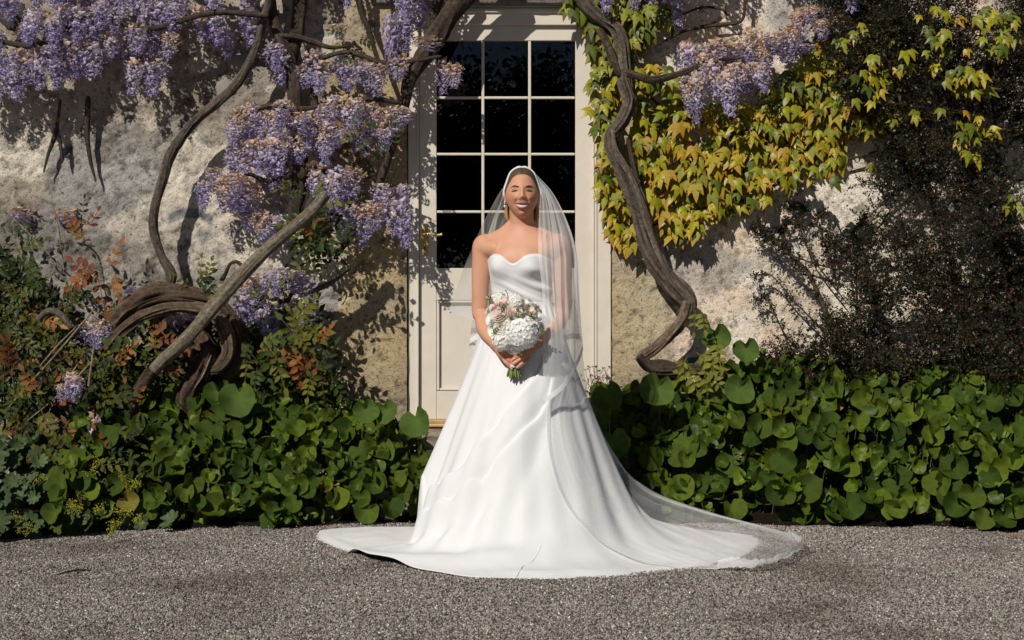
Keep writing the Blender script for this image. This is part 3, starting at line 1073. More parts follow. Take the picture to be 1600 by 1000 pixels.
for k, pts in enumerate([[(148, 560, 3), (100, 610, 3), (40, 660, 2)], [(150, 480, 3), (95, 545, 3), (55, 590, 3), (10, 640, 2)], [(122, 568, 3), (95, 610, 3), (76, 645, 2)], [(147, 540, 3), (140, 590, 4), (132, 650, 4), (118, 705, 3)], [(120, 510, 2), (90, 540, 3), (60, 575, 2)], [(330, 555, 3), (318, 585, 3), (304, 606, 2)], [(222, 433, 3), (235, 443, 3), (246, 452, 3)], [(50, 305, 2), (80, 320, 3), (92, 360, 2), (100, 425, 2)], [(20, 340, 2), (50, 370, 3), (75, 400, 3), (98, 420, 2)], [(330, 490, 3), (260, 520, 3), (215, 545, 2)]]):
    vine(wist, "dry_stem", pts, 7.05 if k < 6 else 7.4, 60 + k, 6, 0.05, 0.1, 0, 2, 0.03, dict(col=(0.30, 0.23, 0.14), col2=(0.45, 0.36, 0.24)))


def place_raceme(parent, px, py, lpx, wpx, Y, tone, bright=1.0):
    top = P(px, py, Y)
    l = lpx / F * Y
    w = wpx / F * Y / 0.40
    k = R.choice([i for i in range(9) if i % 3 == tone])
    M = Matrix.Translation(Vector(top)) @ Matrix.Rotation(R.uniform(-0.18, 0.18), 4, 'Y') @ Matrix.Rotation(R.uniform(-0.2, 0.12), 4, 'X') @ Matrix.Rotation(R.uniform(0, 6.28), 4, 'Z') @ Matrix.Diagonal((w, w, l, 1))
    part("raceme", RAC_M[k], None, parent, M, (bright, bright, bright))


# boxes of the photograph that hold flowers: x0 y0 x1 y1, tone (0 violet, 1 mixed, 2 faded), distance from wall
LEFT_BOXES = [(28, -40, 100, 72, 0, .30), (80, 10, 152, 105, 0, .32), (132, -40, 185, 48, 0, .28), (158, 35, 205, 100, 2, .22), (205, 30, 255, 140, 1, .30), (235, -40, 292, 50, 0, .25), (258, 40, 304, 100, 1, .26),
              (300, 5, 345, 80, 2, .2), (345, 30, 400, 85, 0, .18), (0, 65, 50, 130, 1, .32), (40, 65, 105, 130, 1, .34), (0, 100, 40, 165, 0, .28), (-30, -30, 30, 30, 0, .3), (-60, 40, 10, 150, 0, .3), (185, -45, 245, 30, 1, .3), (330, -45, 400, 40, 0, .25),
              (395, 55, 450, 130, 0, .2), (465, 80, 515, 146, 1, .28), (522, 72, 572, 138, 1, .30), (570, 88, 625, 150, 1, .30), (615, 85, 662, 148, 2, .28), (604, -45, 642, 82, 0, .26), (668, 82, 714, 140, 1, .30),
              (500, 148, 585, 238, 1, .32), (588, 155, 638, 220, 1, .30), (358, 168, 432, 268, 1, .32), (422, 160, 482, 256, 1, .32), (466, 170, 520, 232, 2, .30), (310, 262, 402, 322, 2, .25), (350, 290, 385, 342, 0, .22),
              (480, 250, 532, 325, 1, .24), (530, 250, 560, 312, 0, .2), (585, 270, 637, 330, 0, .26), (384, 318, 430, 376, 2, .2), (502, 300, 534, 356, 0, .22), (538, 318, 563, 380, 0, .28), (562, 310, 592, 378, 2, .3), (598, 300, 638, 380, 0, .26),
              (352, 424, 415, 500, 1, .30), (400, 418, 484, 508, 0, .32), (430, 55, 455, 110, 0, .18), (640, -30, 668, 40, 1, .2), (520, 30, 545, 60, 0, .15), (655, 60, 680, 85, 2, .25),
              (209, 445, 242, 472, 0, .15), (114, 504, 136, 532, 0, .35), (137, 500, 177, 542, 1, .5), (266, 484, 312, 512, 0, .25), (315, 496, 348, 534, 0, .2), (28, 312, 44, 345, 2, .06), (95, 318, 118, 345, 2, .06)]


def fill_boxes(parent, boxes):
    for (x0, y0, x1, y1, tone, dw) in boxes:
        w, h = x1 - x0, y1 - y0
        cols = max(1, round(w / 16))
        rows = max(1, round(h / 55))
        for i in range(cols):
            for j in range(rows):
                lp = min(h, 95) * R.uniform(0.62, 1.0) if rows == 1 else h / rows * R.uniform(0.95, 1.35)
                px = x0 + (i + 0.5 + R.uniform(-0.25, 0.25)) * w / cols
                if R.random() < 0.14:
                    continue
                arch = (2 * (i + 0.5) / cols - 1) ** 2 * min(22, h * 0.25) * (1 if cols > 2 else 0)
                lp = lp * R.uniform(0.8, 1.15) - arch * 0.4
                py = arch + y0 + j * h / rows + R.uniform(-4, 8) + (R.uniform(0, 0.25) * h if rows == 1 else 0)
                tn = tone if R.random() < 0.7 else R.choice([0, 1, 2])
                place_raceme(parent, px, py, lp, R.uniform(26, 38), WALL_Y - 0.04 - dw * 0.6 - R.uniform(-0.06, 0.06), tn, R.uniform(0.85, 1.05))


fill_boxes(wist, LEFT_BOXES)
# racemes above the picture, hanging out from the wall: they shade the render below them
for k in range(26):
    px = R.uniform(-80, 690)
    place_raceme(wist, px, R.uniform(-190, -60), R.uniform(70, 105), R.uniform(26, 38), WALL_Y - R.uniform(0.12, 0.42), R.choice([0, 1]))
for px, py, l in ((146, 646, 62), (112, 583, 40), (122, 590, 40), (100, 600, 28), (152, 506, 40), (82, 655, 20)):
    place_raceme(wist, px, py, l, 22, 6.95, 1)
# bronze young leaves
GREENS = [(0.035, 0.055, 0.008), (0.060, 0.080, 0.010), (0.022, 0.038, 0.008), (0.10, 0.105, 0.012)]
BRONZE = [(0.22, 0.075, 0.022), (0.27, 0.11, 0.026), (0.15, 0.05, 0.022), (0.18, 0.11, 0.022)]


def place_sprig(parent, px, py, Y, size_px, col, ang=None):
    a = R.uniform(0, 6.28) if ang is None else ang
    tip = Vector((math.cos(a), R.uniform(-0.5, 0.1), math.sin(a)))
    nor = Vector((R.uniform(-0.5, 0.3), -1, R.uniform(0.1, 0.9)))
    s = size_px / F * Y
    part("leaf_spray", R.choice(SPR_M), None, parent, frame_mat(P(px, py, Y), tip, nor, s), col)


for (px, py, n, sz, tone) in [(145, 352, 4, 34, 0), (150, 432, 6, 46, 0), (140, 370, 3, 30, 2), (250, 548, 7, 46, 0), (465, 553, 7, 48, 0), (480, 345, 3, 36, 0), (495, 375, 9, 40, 1), (470, 400, 6, 40, 1), (508, 335, 5, 36, 1),
                              (300, 435, 4, 34, 1), (345, 440, 3, 30, 1), (455, 310, 4, 30, 1), (590, 190, 5, 26, 1), (580, 215, 4, 30, 1), (550, 60, 4, 26, 1), (40, 395, 4, 38, 1), (470, 525, 8, 46, 1), (440, 505, 5, 42, 1), (420, 560, 8, 50, 1), (490, 590, 7, 46, 1), (215, 560, 6, 46, 1), (170, 590, 8, 46, 1), (250, 500, 4, 30, 1), (395, 560, 6, 44, 1)]:
    for k in range(n):
        c = R.choice(BRONZE) if tone == 0 else (R.choice(GREENS) if tone == 1 else (0.03, 0.035, 0.015))
        place_sprig(wist, px + R.gauss(0, 16), py + R.gauss(0, 12), 7.35 - R.uniform(0, 0.2), sz * R.uniform(0.7, 1.2), np.array(c) * R.uniform(0.8, 1.2))

# dark leaves crowding behind the coil and over the shaded corner of the wall
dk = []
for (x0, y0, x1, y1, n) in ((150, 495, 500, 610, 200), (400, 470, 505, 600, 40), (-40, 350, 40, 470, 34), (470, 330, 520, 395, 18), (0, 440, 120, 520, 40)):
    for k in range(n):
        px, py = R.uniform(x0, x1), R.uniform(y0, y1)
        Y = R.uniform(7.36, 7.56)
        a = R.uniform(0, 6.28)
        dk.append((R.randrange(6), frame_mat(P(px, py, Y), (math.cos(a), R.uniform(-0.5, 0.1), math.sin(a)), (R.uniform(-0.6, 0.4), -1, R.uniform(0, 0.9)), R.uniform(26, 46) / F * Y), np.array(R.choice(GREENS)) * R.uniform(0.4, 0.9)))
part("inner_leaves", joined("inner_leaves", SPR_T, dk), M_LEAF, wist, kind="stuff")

# ------------------------------------------------------------------ the old vine right of the door
wist2 = thing("wisteria_vine", "gnarled leaning wisteria trunk with lilac racemes right of the door", "vine", (1.0, 7.35, 0))
vine(wist2, "trunk", [(880, -70, 19), (895, -30, 19), (916, 5, 19), (938, 28, 17), (962, 44, 17), (971, 68, 19), (974, 100, 20), (977, 130, 21), (984, 158, 21), (974, 186, 21), (956, 212, 20), (960, 242, 21), (980, 282, 22), (996, 325, 24), (1010, 375, 25), (1026, 412, 27), (1050, 445, 29), (1072, 472, 27), (1072, 490, 22)], 7.50, 30, 28, 0.30, 0.22, 0.8, 2.2, 0.009, tone=dict(col=(0.055, 0.042, 0.033), col2=(0.27, 0.215, 0.17)))
vine(wist2, "trunk", [(955, 205, 10, -0.03), (962, 235, 10, -0.05), (985, 275, 10, -0.05), (1003, 320, 10, -0.05), (1018, 370, 10, -0.05), (1035, 410, 10, -0.05), (1058, 448, 9, -0.03)], 7.50, 31, 14, 0.25, 0.2, 0.8, 2.2, 0.010, tone=dict(col=(0.08, 0.06, 0.045), col2=(0.33, 0.27, 0.21)))
vine(wist2, "trunk", [(1076, 470, 20), (1066, 500, 17), (1045, 525, 17), (1022, 545, 17), (1006, 556, 17), (1003, 566, 17)], 7.47, 32, 20, 0.22, 0.16, 2, 2.6, 0.009, tone=dict(col=(0.10, 0.07, 0.05), col2=(0.36, 0.26, 0.19)))
vine(wist2, "trunk", [(998, 556, 14), (1015, 572, 20), (1045, 576, 22), (1090, 578, 21), (1130, 584, 19), (1180, 596, 17), (1220, 640, 17), (1230, 740, 20)], 7.43, 33, 20, 0.28, 0.3, 1, 2.4, 0.010, tone=DARK)
vine(wist2, "stem", [(978, 112, 14), (1000, 120, 12), (1020, 125, 12), (1045, 120, 11), (1070, 112, 9), (1110, 95, 7), (1160, 90, 5)], 7.40, 34, 12)
vine(wist2, "stem", [(936, 45, 12), (946, 62, 12), (956, 90, 12), (968, 120, 10)], 7.47, 35, 10)
vine(wist2, "stem", [(1040, 65, 4), (1065, 50, 5), (1100, 42, 5), (1130, 38, 5), (1160, 30, 6), (1165, -20, 5)], 7.55, 36, 8, tone=DARK)
vine(wist2, "stem", [(1060, 25, 3), (1095, 12, 4), (1125, 14, 4), (1140, 25, 4)], 7.57, 37, 8, tone=DARK)
vine(wist2, "stem", [(980, 215, 8), (990, 260, 8), (1000, 300, 8), (1010, 340, 8), (1022, 380, 7)], 7.50, 38, 8, tone=DARK)
fill_boxes(wist2, [(1060, 52, 1138, 130, 1, .3), (1068, 90, 1140, 172, 1, .34), (1090, 55, 1200, 115, 2, .3), (1140, 42, 1200, 110, 2, .3), (1150, 90, 1198, 160, 1, .34), (1185, 46, 1230, 104, 1, .32), (1225, 18, 1268, 85, 2, .22), (940, -40, 986, 32, 1, .25), (1012, -40, 1064, 36, 2, .2),
                   (1238, 4, 1284, 42, 2, .2), (1278, 18, 1312, 62, 2, .2), (990, -50, 1020, 20, 1, .2), (1205, 60, 1262, 90, 2, .2)])
for k in range(26):
    place_raceme(wist2, R.uniform(960, 1420), R.uniform(-190, -60), R.uniform(60, 90), R.uniform(26, 36), WALL_Y - R.uniform(0.1, 0.4), R.choice([0, 1]))
for px, py, n, sz in ((1075, 560, 5, 46), (1115, 545, 4, 44), (1100, 575, 3, 40), (1092, 495, 2, 36)):
    for k in range(n):
        place_sprig(wist2, px + R.gauss(0, 8), py + R.gauss(0, 8), 7.2, sz, (0.16, 0.17, 0.025), -1.57 + R.uniform(-0.9, 0.9))

# ------------------------------------------------------------------ ivy
ivy = thing("boston_ivy", "yellow green three pointed ivy clinging to the wall right of the door", "ivy", (1.0, 7.62, 0.8))
IVY_POLYS = [
    ([(880, -30), (1060, -30), (1050, 40), (1000, 75), (985, 110), (960, 130), (935, 70), (905, 30), (880, 20)], 1.0, 0.2),
    ([(925, 60), (960, 60), (975, 150), (950, 215), (962, 260), (985, 320), (1000, 395), (958, 392), (930, 300), (935, 225), (918, 150), (922, 100)], 1.0, 0.45),
    ([(985, 105), (1045, 108), (1065, 150), (1110, 170), (1160, 168), (1215, 130), (1262, 85), (1290, 50), (1340, 62), (1402, 100), (1395, 165), (1390, 195), (1315, 225), (1310, 262), (1275, 250), (1230, 290), (1185, 322), (1115, 346), (1062, 385), (1035, 360), (1005, 300), (985, 240), (990, 170)], 1.0, 0.6),
    ([(1260, 60), (1430, 40), (1420, 180), (1300, 230)], 0.42, 0.4),
]
holes = [(1090, 212, 24, 15), (1050, 255, 12, 10), (1200, 262, 12, 10), (1215, 290, 16, 10), (1022, 160, 14, 18), (1270, 150, 10, 10)]
ivy_pl = []


def add_ivy(px, py, yellow, lift=0.0, s=1.0):
    Y = WALL_Y - 0.05 - lift - R.random() ** 1.5 * 0.10
    size = R.uniform(14, 26) * s / F * Y
    ang = -math.pi / 2 + R.gauss(0, 0.42)
    tip = Vector((math.cos(ang), -0.32 - 0.25 * R.random(), math.sin(ang)))
    nor = Vector((R.gauss(-0.1, 0.35), -1, R.uniform(0.1, 0.8)))
    if R.random() < yellow:
        c = np.array(R.choice([(0.33, 0.30, 0.012), (0.30, 0.285, 0.012), (0.36, 0.285, 0.012), (0.25, 0.26, 0.014), (0.36, 0.24, 0.014)]))
    else:
        c = np.array(R.choice([(0.10, 0.135, 0.010), (0.16, 0.20, 0.012), (0.075, 0.11, 0.010), (0.21, 0.24, 0.013), (0.24, 0.26, 0.012)]))
    ivy_pl.append((size, R.randrange(8), frame_mat(P(px, py, Y), tip, nor, (size, size, size)), c * R.uniform(0.85, 1.12)))


for poly, dens, yel in IVY_POLYS:
    x0, x1 = min(p[0] for p in poly), max(p[0] for p in poly)
    y0, y1 = min(p[1] for p in poly), max(p[1] for p in poly)
    sp = 10.5
    y = y0
    while y < y1:
        x = x0
        while x < x1:
            xx, yy = x + R.uniform(-6, 6), y + R.uniform(-6, 6)
            x += sp
            if R.random() > dens or not in_poly(xx, yy, poly):
                continue
            if any(((xx - a) / rx) ** 2 + ((yy - b) / ry) ** 2 < 1 for a, b, rx, ry in holes):
                continue
            low = (yy - 60) / 300
            add_ivy(xx, yy - 8, np.clip(yel * 0.3 + low * 0.75, 0.05, 0.8))
        y += sp
for (px, py, n, yel) in ((1455, 28, 8, .5), (1560, 60, 12, .3), (1575, 30, 6, .2), (1500, 118, 10, .6), (1525, 135, 8, .5), (1530, 212, 9, .5), (1520, 195, 6, .4), (1370, 105, 8, .6), (1440, 95, 6, .4), (1365, 150, 5, .5), (1330, 50, 6, .5), (1590, 300, 6, .0), (1440, 170, 3, .5), (1240, 265, 4, .8), (1300, 255, 6, .7), (1225, 280, 5, .9), (1310, 240, 5, .7), (1258, 262, 4, .8), (1545, 20, 6, .3), (1470, 70, 5, .5)):
    for k in range(int(n * 1.25)):
        add_ivy(px + R.gauss(0, 17), py + R.gauss(0, 14), yel * 0.8, float(np.interp(px, [1250, 1330, 1600], [0.1, 0.36, 0.56])), 0.88)
order = sorted(range(len(ivy_pl)), key=lambda i: -ivy_pl[i][0])
for i in order[:300]:
    s, k, M, c = ivy_pl[i]
    part("leaf", IVY_M[k], None, ivy, M, c)
me = joined("small_leaves", IVY_T, [(ivy_pl[i][1], ivy_pl[i][2], ivy_pl[i][3]) for i in order[300:]])
part("small_leaves", me, M_IVY, ivy, kind="stuff")
mb = MB()
for k, pts in enumerate([[(985, 300), (1060, 250), (1150, 230), (1250, 170), (1350, 120)], [(1000, 360), (1080, 330), (1170, 310), (1250, 268), (1340, 245), (1410, 225)], [(975, 120), (1060, 180), (1150, 190), (1260, 130)], [(940, 60), (945, 160), (950, 260), (960, 370)], [(1130, 330), (1160, 270), (1150, 210)], [(1035, 66), (1080, 45), (1140, 35)]]):
    p, r = px_path([(a, b, 4) for a, b in pts], 7.60)
    tube(mb, p, r, 6, (0.07, 0.045, 0.03), (0.13, 0.09, 0.06), step=0.03, lump=0.2, seed=k)
part("stem", mb.mesh("ivy_stems"), M_BARK, ivy)


# ------------------------------------------------------------------ round-leaved ground cover
def mound(name, label, x_of, N_big, N_in, top_of, seed, stray=()):
    rr = random.Random(seed)
    root = thing(name, label, "ground cover", (float(np.mean(x_of)), 7.1, 0))
    pl = []
    N = N_big + N_in
    for k in range(N):
        inner = k >= N_big
        px = rr.uniform(*x_of)
        v = rr.random() if not inner else rr.random()
        x = px
        yf = float(bed_front(x)) + 0.03
        tz = float(top_of(x))
        back = min(7.56, yf + 0.78)
        Y = yf + (back - yf) * v ** 1.15 + (0.10 if inner else 0)
        z = 0.07 + (tz - 0.05) * math.sin(v * math.pi / 2) ** 0.85 - (0.10 if inner else 0) + rr.gauss(0, 0.025)
        z = max(0.05, z)
        up = 0.25 + 0.75 * v
        nor = Vector((rr.gauss(-0.08, 0.6), -1.0 + 0.5 * v + rr.gauss(0, 0.35), up * 0.75 + rr.gauss(0, 0.42)))
        a = rr.gauss(-math.pi / 2, 0.9)
        tip = Vector((math.cos(a), -0.25, math.sin(a)))
        size = rr.uniform(0.034, 0.064) * (0.85 + 0.25 * (rr.random() < 0.35))
        g = rr.random() ** 1.7
        c = np.array((0.034, 0.066, 0.006)) * (1 - g) + np.array((0.105, 0.148, 0.010)) * g
        if rr.random() < 0.012: c = np.array((0.16, 0.14, 0.02))
        if rr.random() < 0.15: size *= 0.6
        pl.append((size * (0.6 if inner else 1), rr.randrange(8), frame_mat((x, Y, z), tip, nor, size), c * rr.uniform(0.8, 1.15), (x, Y, z)))
    for (px, py, Y, s) in stray:
        p = P(px, py, Y)
        pl.append((1.0, rr.randrange(3), frame_mat(p, (rr.uniform(-0.4, 0.4), -0.3, -1), (rr.gauss(-0.2, 0.3), -1, 0.5), s / F * Y), np.array((0.07, 0.12, 0.02)), p))
    order = sorted(range(len(pl)), key=lambda i: -pl[i][0])
    for i in order[:300]:
        part("leaf", RND_M[pl[i][1]], None, root, pl[i][2], pl[i][3])
    part("inner_leaves", joined("inner_leaves", RND_T, [(pl[i][1], pl[i][2], pl[i][3]) for i in order[300:]]), M_LEAF, root, kind="stuff")
    mb = MB()
    for i in range(len(pl)):
        p = np.array(pl[i][4])
        b0 = np.array([p[0] + rr.gauss(0, 0.05), min(7.6, p[1] + 0.12 + rr.random() * 0.1), 0.03])
        tube(mb, [b0, (b0 + p) / 2 + np.array([rr.gauss(0, .02), 0.05, 0.03]), p], 0.0032, 4, (0.12, 0.15, 0.04), step=0.12)
    part("stalks", mb.mesh("stalks"), M_LEAF, root, kind="stuff")
    return root


mound("ground_cover", "round leaved green ground cover between the coiled vine and the dress train", (-2.15, -0.44), 460, 420,
      lambda x: np.interp(x, [-2.2, -1.5, -0.9, -0.4], [0.60, 0.64, 0.56, 0.36]), 3,
      [(372, 620, 7.15, 28), (650, 656, 7.0, 24), (605, 640, 7.1, 20), (340, 612, 7.2, 22), (570, 640, 7.1, 20)])
mound("ground_cover", "round leaved green ground cover spreading right of the white dress", (0.42, 2.85), 620, 560,
      lambda x: np.interp(x, [0.4, 0.9, 1.3, 2.0, 2.8], [0.60, 0.62, 0.76, 0.74, 0.70]), 4,
      [(1027, 605, 7.1, 27), (950, 615, 7.05, 24), (935, 640, 7.0, 25), (1155, 605, 7.2, 24), (925, 665, 7.0, 24), (955, 690, 6.95, 25), (1120, 525, 7.3, 22), (1165, 545, 7.3, 20)])

# ------------------------------------------------------------------ lady's mantle, front corner on the left
mant = thing("ladys_mantle", "low lady's mantle with scalloped leaves and yellow sprays at gravel edge", "plant", (-2.2, 6.5, 0))
pl = []
for k in range(330):
    inner = k >= 190
    x = R.uniform(-2.75, -1.62)
    yf = float(bed_front(x)) + 0.02
    v = R.random()
    tz = np.interp(x, [-2.7, -2.2, -1.8, -1.6], [0.36, 0.38, 0.33, 0.15])
    Y = yf + 0.62 * v + (0.08 if inner else 0)
    z = 0.05 + tz * math.sin(min(1, v * 1.1) * math.pi / 2) + R.gauss(0, 0.02) - (0.06 if inner else 0)
    nor = Vector((R.gauss(-0.1, 0.35), -0.9 + 0.3 * v + R.gauss(0, 0.25), 0.75 + R.gauss(0, 0.25)))
    a = R.uniform(0, 6.28)
    s = R.uniform(0.032, 0.062)
    pl.append((k % 5, frame_mat((x, Y, max(0.04, z)), (math.cos(a), -0.3, math.sin(a)), nor, s), np.array((0.055, 0.085, 0.030)) * R.uniform(0.7, 1.25), inner))
for k, M, c, inner in pl:
    if not inner:
        part("leaf", MAN_M[k], None, mant, M, c)
part("inner_leaves", joined("inner_leaves", MAN_T, [(k, M, c) for k, M, c, i in pl if i]), M_MANTLE, mant, kind="stuff")


def spray_mesh(seed):
    r_ = random.Random(seed)
    mb = MB()
    for b in range(7):
        end = np.array([r_.uniform(-0.5, 0.5), r_.uniform(-0.4, 0.2), r_.uniform(0.4, 1.0)])
        tube(mb, [np.zeros(3), end * 0.5 + np.array([0, 0, 0.12]), end], 0.012, 4, (0.2, 0.24, 0.05), step=0.3)
        for q in range(11):
            c = end + np.array([r_.gauss(0, 0.13), r_.gauss(0, 0.1), r_.gauss(0, 0.11)])
            s = r_.uniform(0.03, 0.055)
            cc = np.array((0.46, 0.44, 0.04)) * r_.uniform(0.6, 1.2)
            V = [c + np.array(d) * s for d in ((1, 0, 0), (-1, 0, 0), (0, -1, 0.3), (0, 0.4, 0), (0, 0, 1), (0, 0, -1))]
            mb.add(V, None, [(0, 2, 4), (2, 1, 4), (1, 3, 4), (3, 0, 4), (2, 0, 5), (1, 2, 5), (3, 1, 5), (0, 3, 5)], cc)
    me = mb.mesh("flower_spray"); me.materials.append(M_MANTLE)
    return me


sprays = [spray_mesh(k) for k in range(3)]
for (px, py) in [(10, 790), (22, 815), (5, 775), (118, 790), (125, 775), (112, 802), (182, 820), (190, 808), (220, 815), (175, 835), (200, 760), (60, 750), (150, 725), (85, 745), (190, 745), (140, 740), (40, 830), (215, 760), (160, 800)]:
    Y = np.interp(py, [740, 830], [6.75, 6.42])
    c = P(px, py + 10, Y)
    part("flower_spray", sprays[R.randrange(3)], None, mant, Matrix.Translation(Vector(c)) @ Matrix.Rotation(R.uniform(0, 6), 4, 'Z') @ Matrix.Scale(R.uniform(0.05, 0.08), 4), (R.uniform(0.8, 1.1),) * 3, kind="stuff")

# ------------------------------------------------------------------ shrub with bronze shoots on the far left
shr = thing("shrub", "leafy shrub with green and bronze shoots at far left below the wisteria", "shrub", (-2.55, 7.2, 0))
bulk = []
for k in range(620):
    px, py = R.uniform(-70, 200), R.uniform(405, 730)
    edge = 405 + 0.00045 * (px + 70) ** 2 * 3 + (40 if 60 < px < 140 else 0)
    if py < edge + R.uniform(0, 40) or (px > 120 and py < 560 and R.random() < 0.75):
        continue
    Y = np.interp(py, [400, 730], [7.5, 6.9]) + R.uniform(-0.12, 0.2)
    a = R.uniform(0, 6.28)
    tip = Vector((math.cos(a), R.uniform(-0.6, 0.1), math.sin(a)))
    nor = Vector((R.uniform(-0.6, 0.3), -1, R.uniform(0.1, 1.0)))
    s = R.uniform(26, 50) / F * Y
    c = np.array(R.choice(GREENS) if R.random() < 0.78 else R.choice(BRONZE)) * R.uniform(0.5, 1.05)
    bulk.append((R.randrange(6), frame_mat(P(px, py, Y), tip, nor, s), c, Y))
bulk.sort(key=lambda b_: b_[3])
for k, M, c, _ in bulk[:200]:
    part("leaf_spray", SPR_M[k], None, shr, M, c)
part("inner_leaves", joined("inner_leaves", SPR_T, [(k, M, c) for k, M, c, _ in bulk[200:]]), M_LEAF, shr, kind="stuff")
mb = MB()
for k in range(16):
    x = R.uniform(-2.9, -2.15)
    p0 = np.array([x, 7.2, 0.02]); p2 = P(R.uniform(-50, 170), R.uniform(430, 600), R.uniform(7.1, 7.5))
    tube(mb, [p0, (p0 + p2) / 2 + np.array([R.gauss(0, .06), -0.06, 0.05]), p2], [0.009, 0.006, 0.002], 6, (0.10, 0.07, 0.045), (0.2, 0.15, 0.1), step=0.05)
part("stem", mb.mesh("shrub_stems"), M_BARK, shr)

# ------------------------------------------------------------------ cotoneaster on the right wall
cot = thing("cotoneaster", "dense dark small leaved cotoneaster trained over the right wall", "shrub", (2.2, 7.5, 0))
CPOLY = [(1240, -60), (1660, -60), (1660, 620), (1190, 620), (1195, 560), (1240, 520), (1300, 505), (1335, 470), (1335, 400), (1350, 335), (1335, 290), (1400, 215), (1340, 180), (1290, 70)]
lv, lt, lc, tw = [], [], [], MB()
nleaf = 0


def cot_twig(p0, d, L, dens=1.0, rust=0.3, tr=0.0016):
    """arching twig with tiny leaves in two rows"""
    global nleaf
    d = np.asarray(d, float); d /= np.linalg.norm(d)
    n = max(5, int(L / 0.0095 * dens))
    side = np.cross(d, (0, 1, 0)); side /= np.linalg.norm(side) + 1e-9
    bend = side * R.uniform(-0.5, 0.5) + np.array([0, R.uniform(-0.4, 0.1), -0.35])
    pts = [p0 + d * L * t + bend * L * t * t * 0.5 for t in np.linspace(0, 1, n)]
    tube(tw, pts[::max(1, n // 4)] if n > 8 else [pts[0], pts[-1]], tr, 3, (0.045, 0.03, 0.02), step=0.1)
    for i, p in enumerate(pts):
        for s in (-1, 1):
            o = side * s * R.uniform(0.5, 1) + d * R.uniform(0.1, 0.7) + np.array([0, R.uniform(-0.9, 0.1), R.uniform(-0.2, 0.5)])
            o /= np.linalg.norm(o)
            l = R.uniform(0.008, 0.0165)
            w = np.cross(o, (R.gauss(0, 1), R.gauss(-1, 0.5), R.gauss(0.6, 0.5))); w /= np.linalg.norm(w) + 1e-9
            q = p + np.array([R.gauss(0, .003), R.gauss(0, .003), R.gauss(0, .003)])
            lv.append(np.array([q, q + o * l * 0.5 + w * l * 0.38, q + o * l, q + o * l * 0.5 - w * l * 0.38]))
            u = R.random()
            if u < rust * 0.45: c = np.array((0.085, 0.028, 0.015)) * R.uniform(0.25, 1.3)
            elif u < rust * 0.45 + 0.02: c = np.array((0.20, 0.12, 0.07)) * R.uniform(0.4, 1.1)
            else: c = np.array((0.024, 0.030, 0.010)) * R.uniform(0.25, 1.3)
            lc.append(np.tile(c, (4, 1)))


count = 0
for k in range(16000):
    px, py = R.uniform(1180, 1650), R.uniform(-60, 620)
    if not in_poly(px, py, CPOLY):
        continue
    g = float(fbm(px / 70.0, py / 70.0, 0, 91, 3))
    gap = sum(math.exp(-(((px - a) / rx) ** 2 + ((py - b) / ry) ** 2)) for a, b, rx, ry in ((1380, 400, 34, 55), (1490, 350, 36, 45), (1300, 480, 34, 22), (1465, 300, 18, 30), (1545, 500, 16, 16), (1460, 540, 18, 14), (1230, 500, 22, 16), (1430, 480, 14, 12)))
    if R.random() < gap * 0.93 or g < 0.40 * (1 if py < 560 else 0):
        continue
    lump_ = float(fbm(px / 55.0 + 4, py / 48.0, 0, 97, 3))
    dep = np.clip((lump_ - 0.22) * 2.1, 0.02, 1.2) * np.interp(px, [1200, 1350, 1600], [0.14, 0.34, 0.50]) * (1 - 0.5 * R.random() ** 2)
    a = R.uniform(0, 6.28)
    cot_twig(P(px, py, WALL_Y - 0.05 - dep), (math.cos(a), R.uniform(-0.5, 0.2), math.sin(a) * 0.8 + 0.2), R.uniform(0.05, 0.13), 1.0, 0.30)
    count += 1
    if count > 6500:
        break
# longer arching sprays that stand out of the mass into the sun
for k in range(420):
    px, py = R.uniform(1290, 1640), R.uniform(-40, 590)
    if not in_poly(px, py, CPOLY):
        continue
    dp = np.interp(px, [1200, 1350, 1600], [0.16, 0.36, 0.52])
    a = R.uniform(-0.6, 3.7)
    cot_twig(P(px, py, WALL_Y - 0.05 - dp), (math.cos(a), R.uniform(-0.9, -0.1), math.sin(a)), R.uniform(0.10, 0.24), 1.0, 0.5, 0.002)
# main boughs, and the clear sprays against the sunny render
boughs = [[(1560, 760), (1520, 560), (1480, 380), (1420, 200), (1380, 60), (1360, -40)], [(1600, 720), (1580, 450), (1560, 250), (1540, 60)], [(1420, 760), (1400, 600), (1370, 470), (1330, 400), (1290, 370)], [(1330, 720), (1310, 560), (1270, 440), (1220, 385), (1182, 350)],
          [(1320, 470), (1268, 400), (1250, 350), (1262, 325), (1240, 330)], [(1300, 430), (1290, 380), (1275, 345), (1290, 330)], [(1300, 420), (1240, 400), (1205, 375), (1175, 360)], [(1340, 500), (1330, 420), (1340, 360), (1355, 335)], [(1290, 520), (1240, 470), (1205, 430), (1180, 432)], [(1340, 620), (1240, 540), (1200, 470), (1182, 470)],
          [(1300, 440), (1305, 390), (1308, 362)], [(1400, 300), (1350, 345), (1320, 372), (1290, 385)], [(1250, 350), (1228, 352), (1212, 368)], [(1262, 330), (1245, 322), (1225, 322)], [(1390, 330), (1352, 390), (1348, 430)], [(1380, 420), (1362, 440), (1358, 470)]]
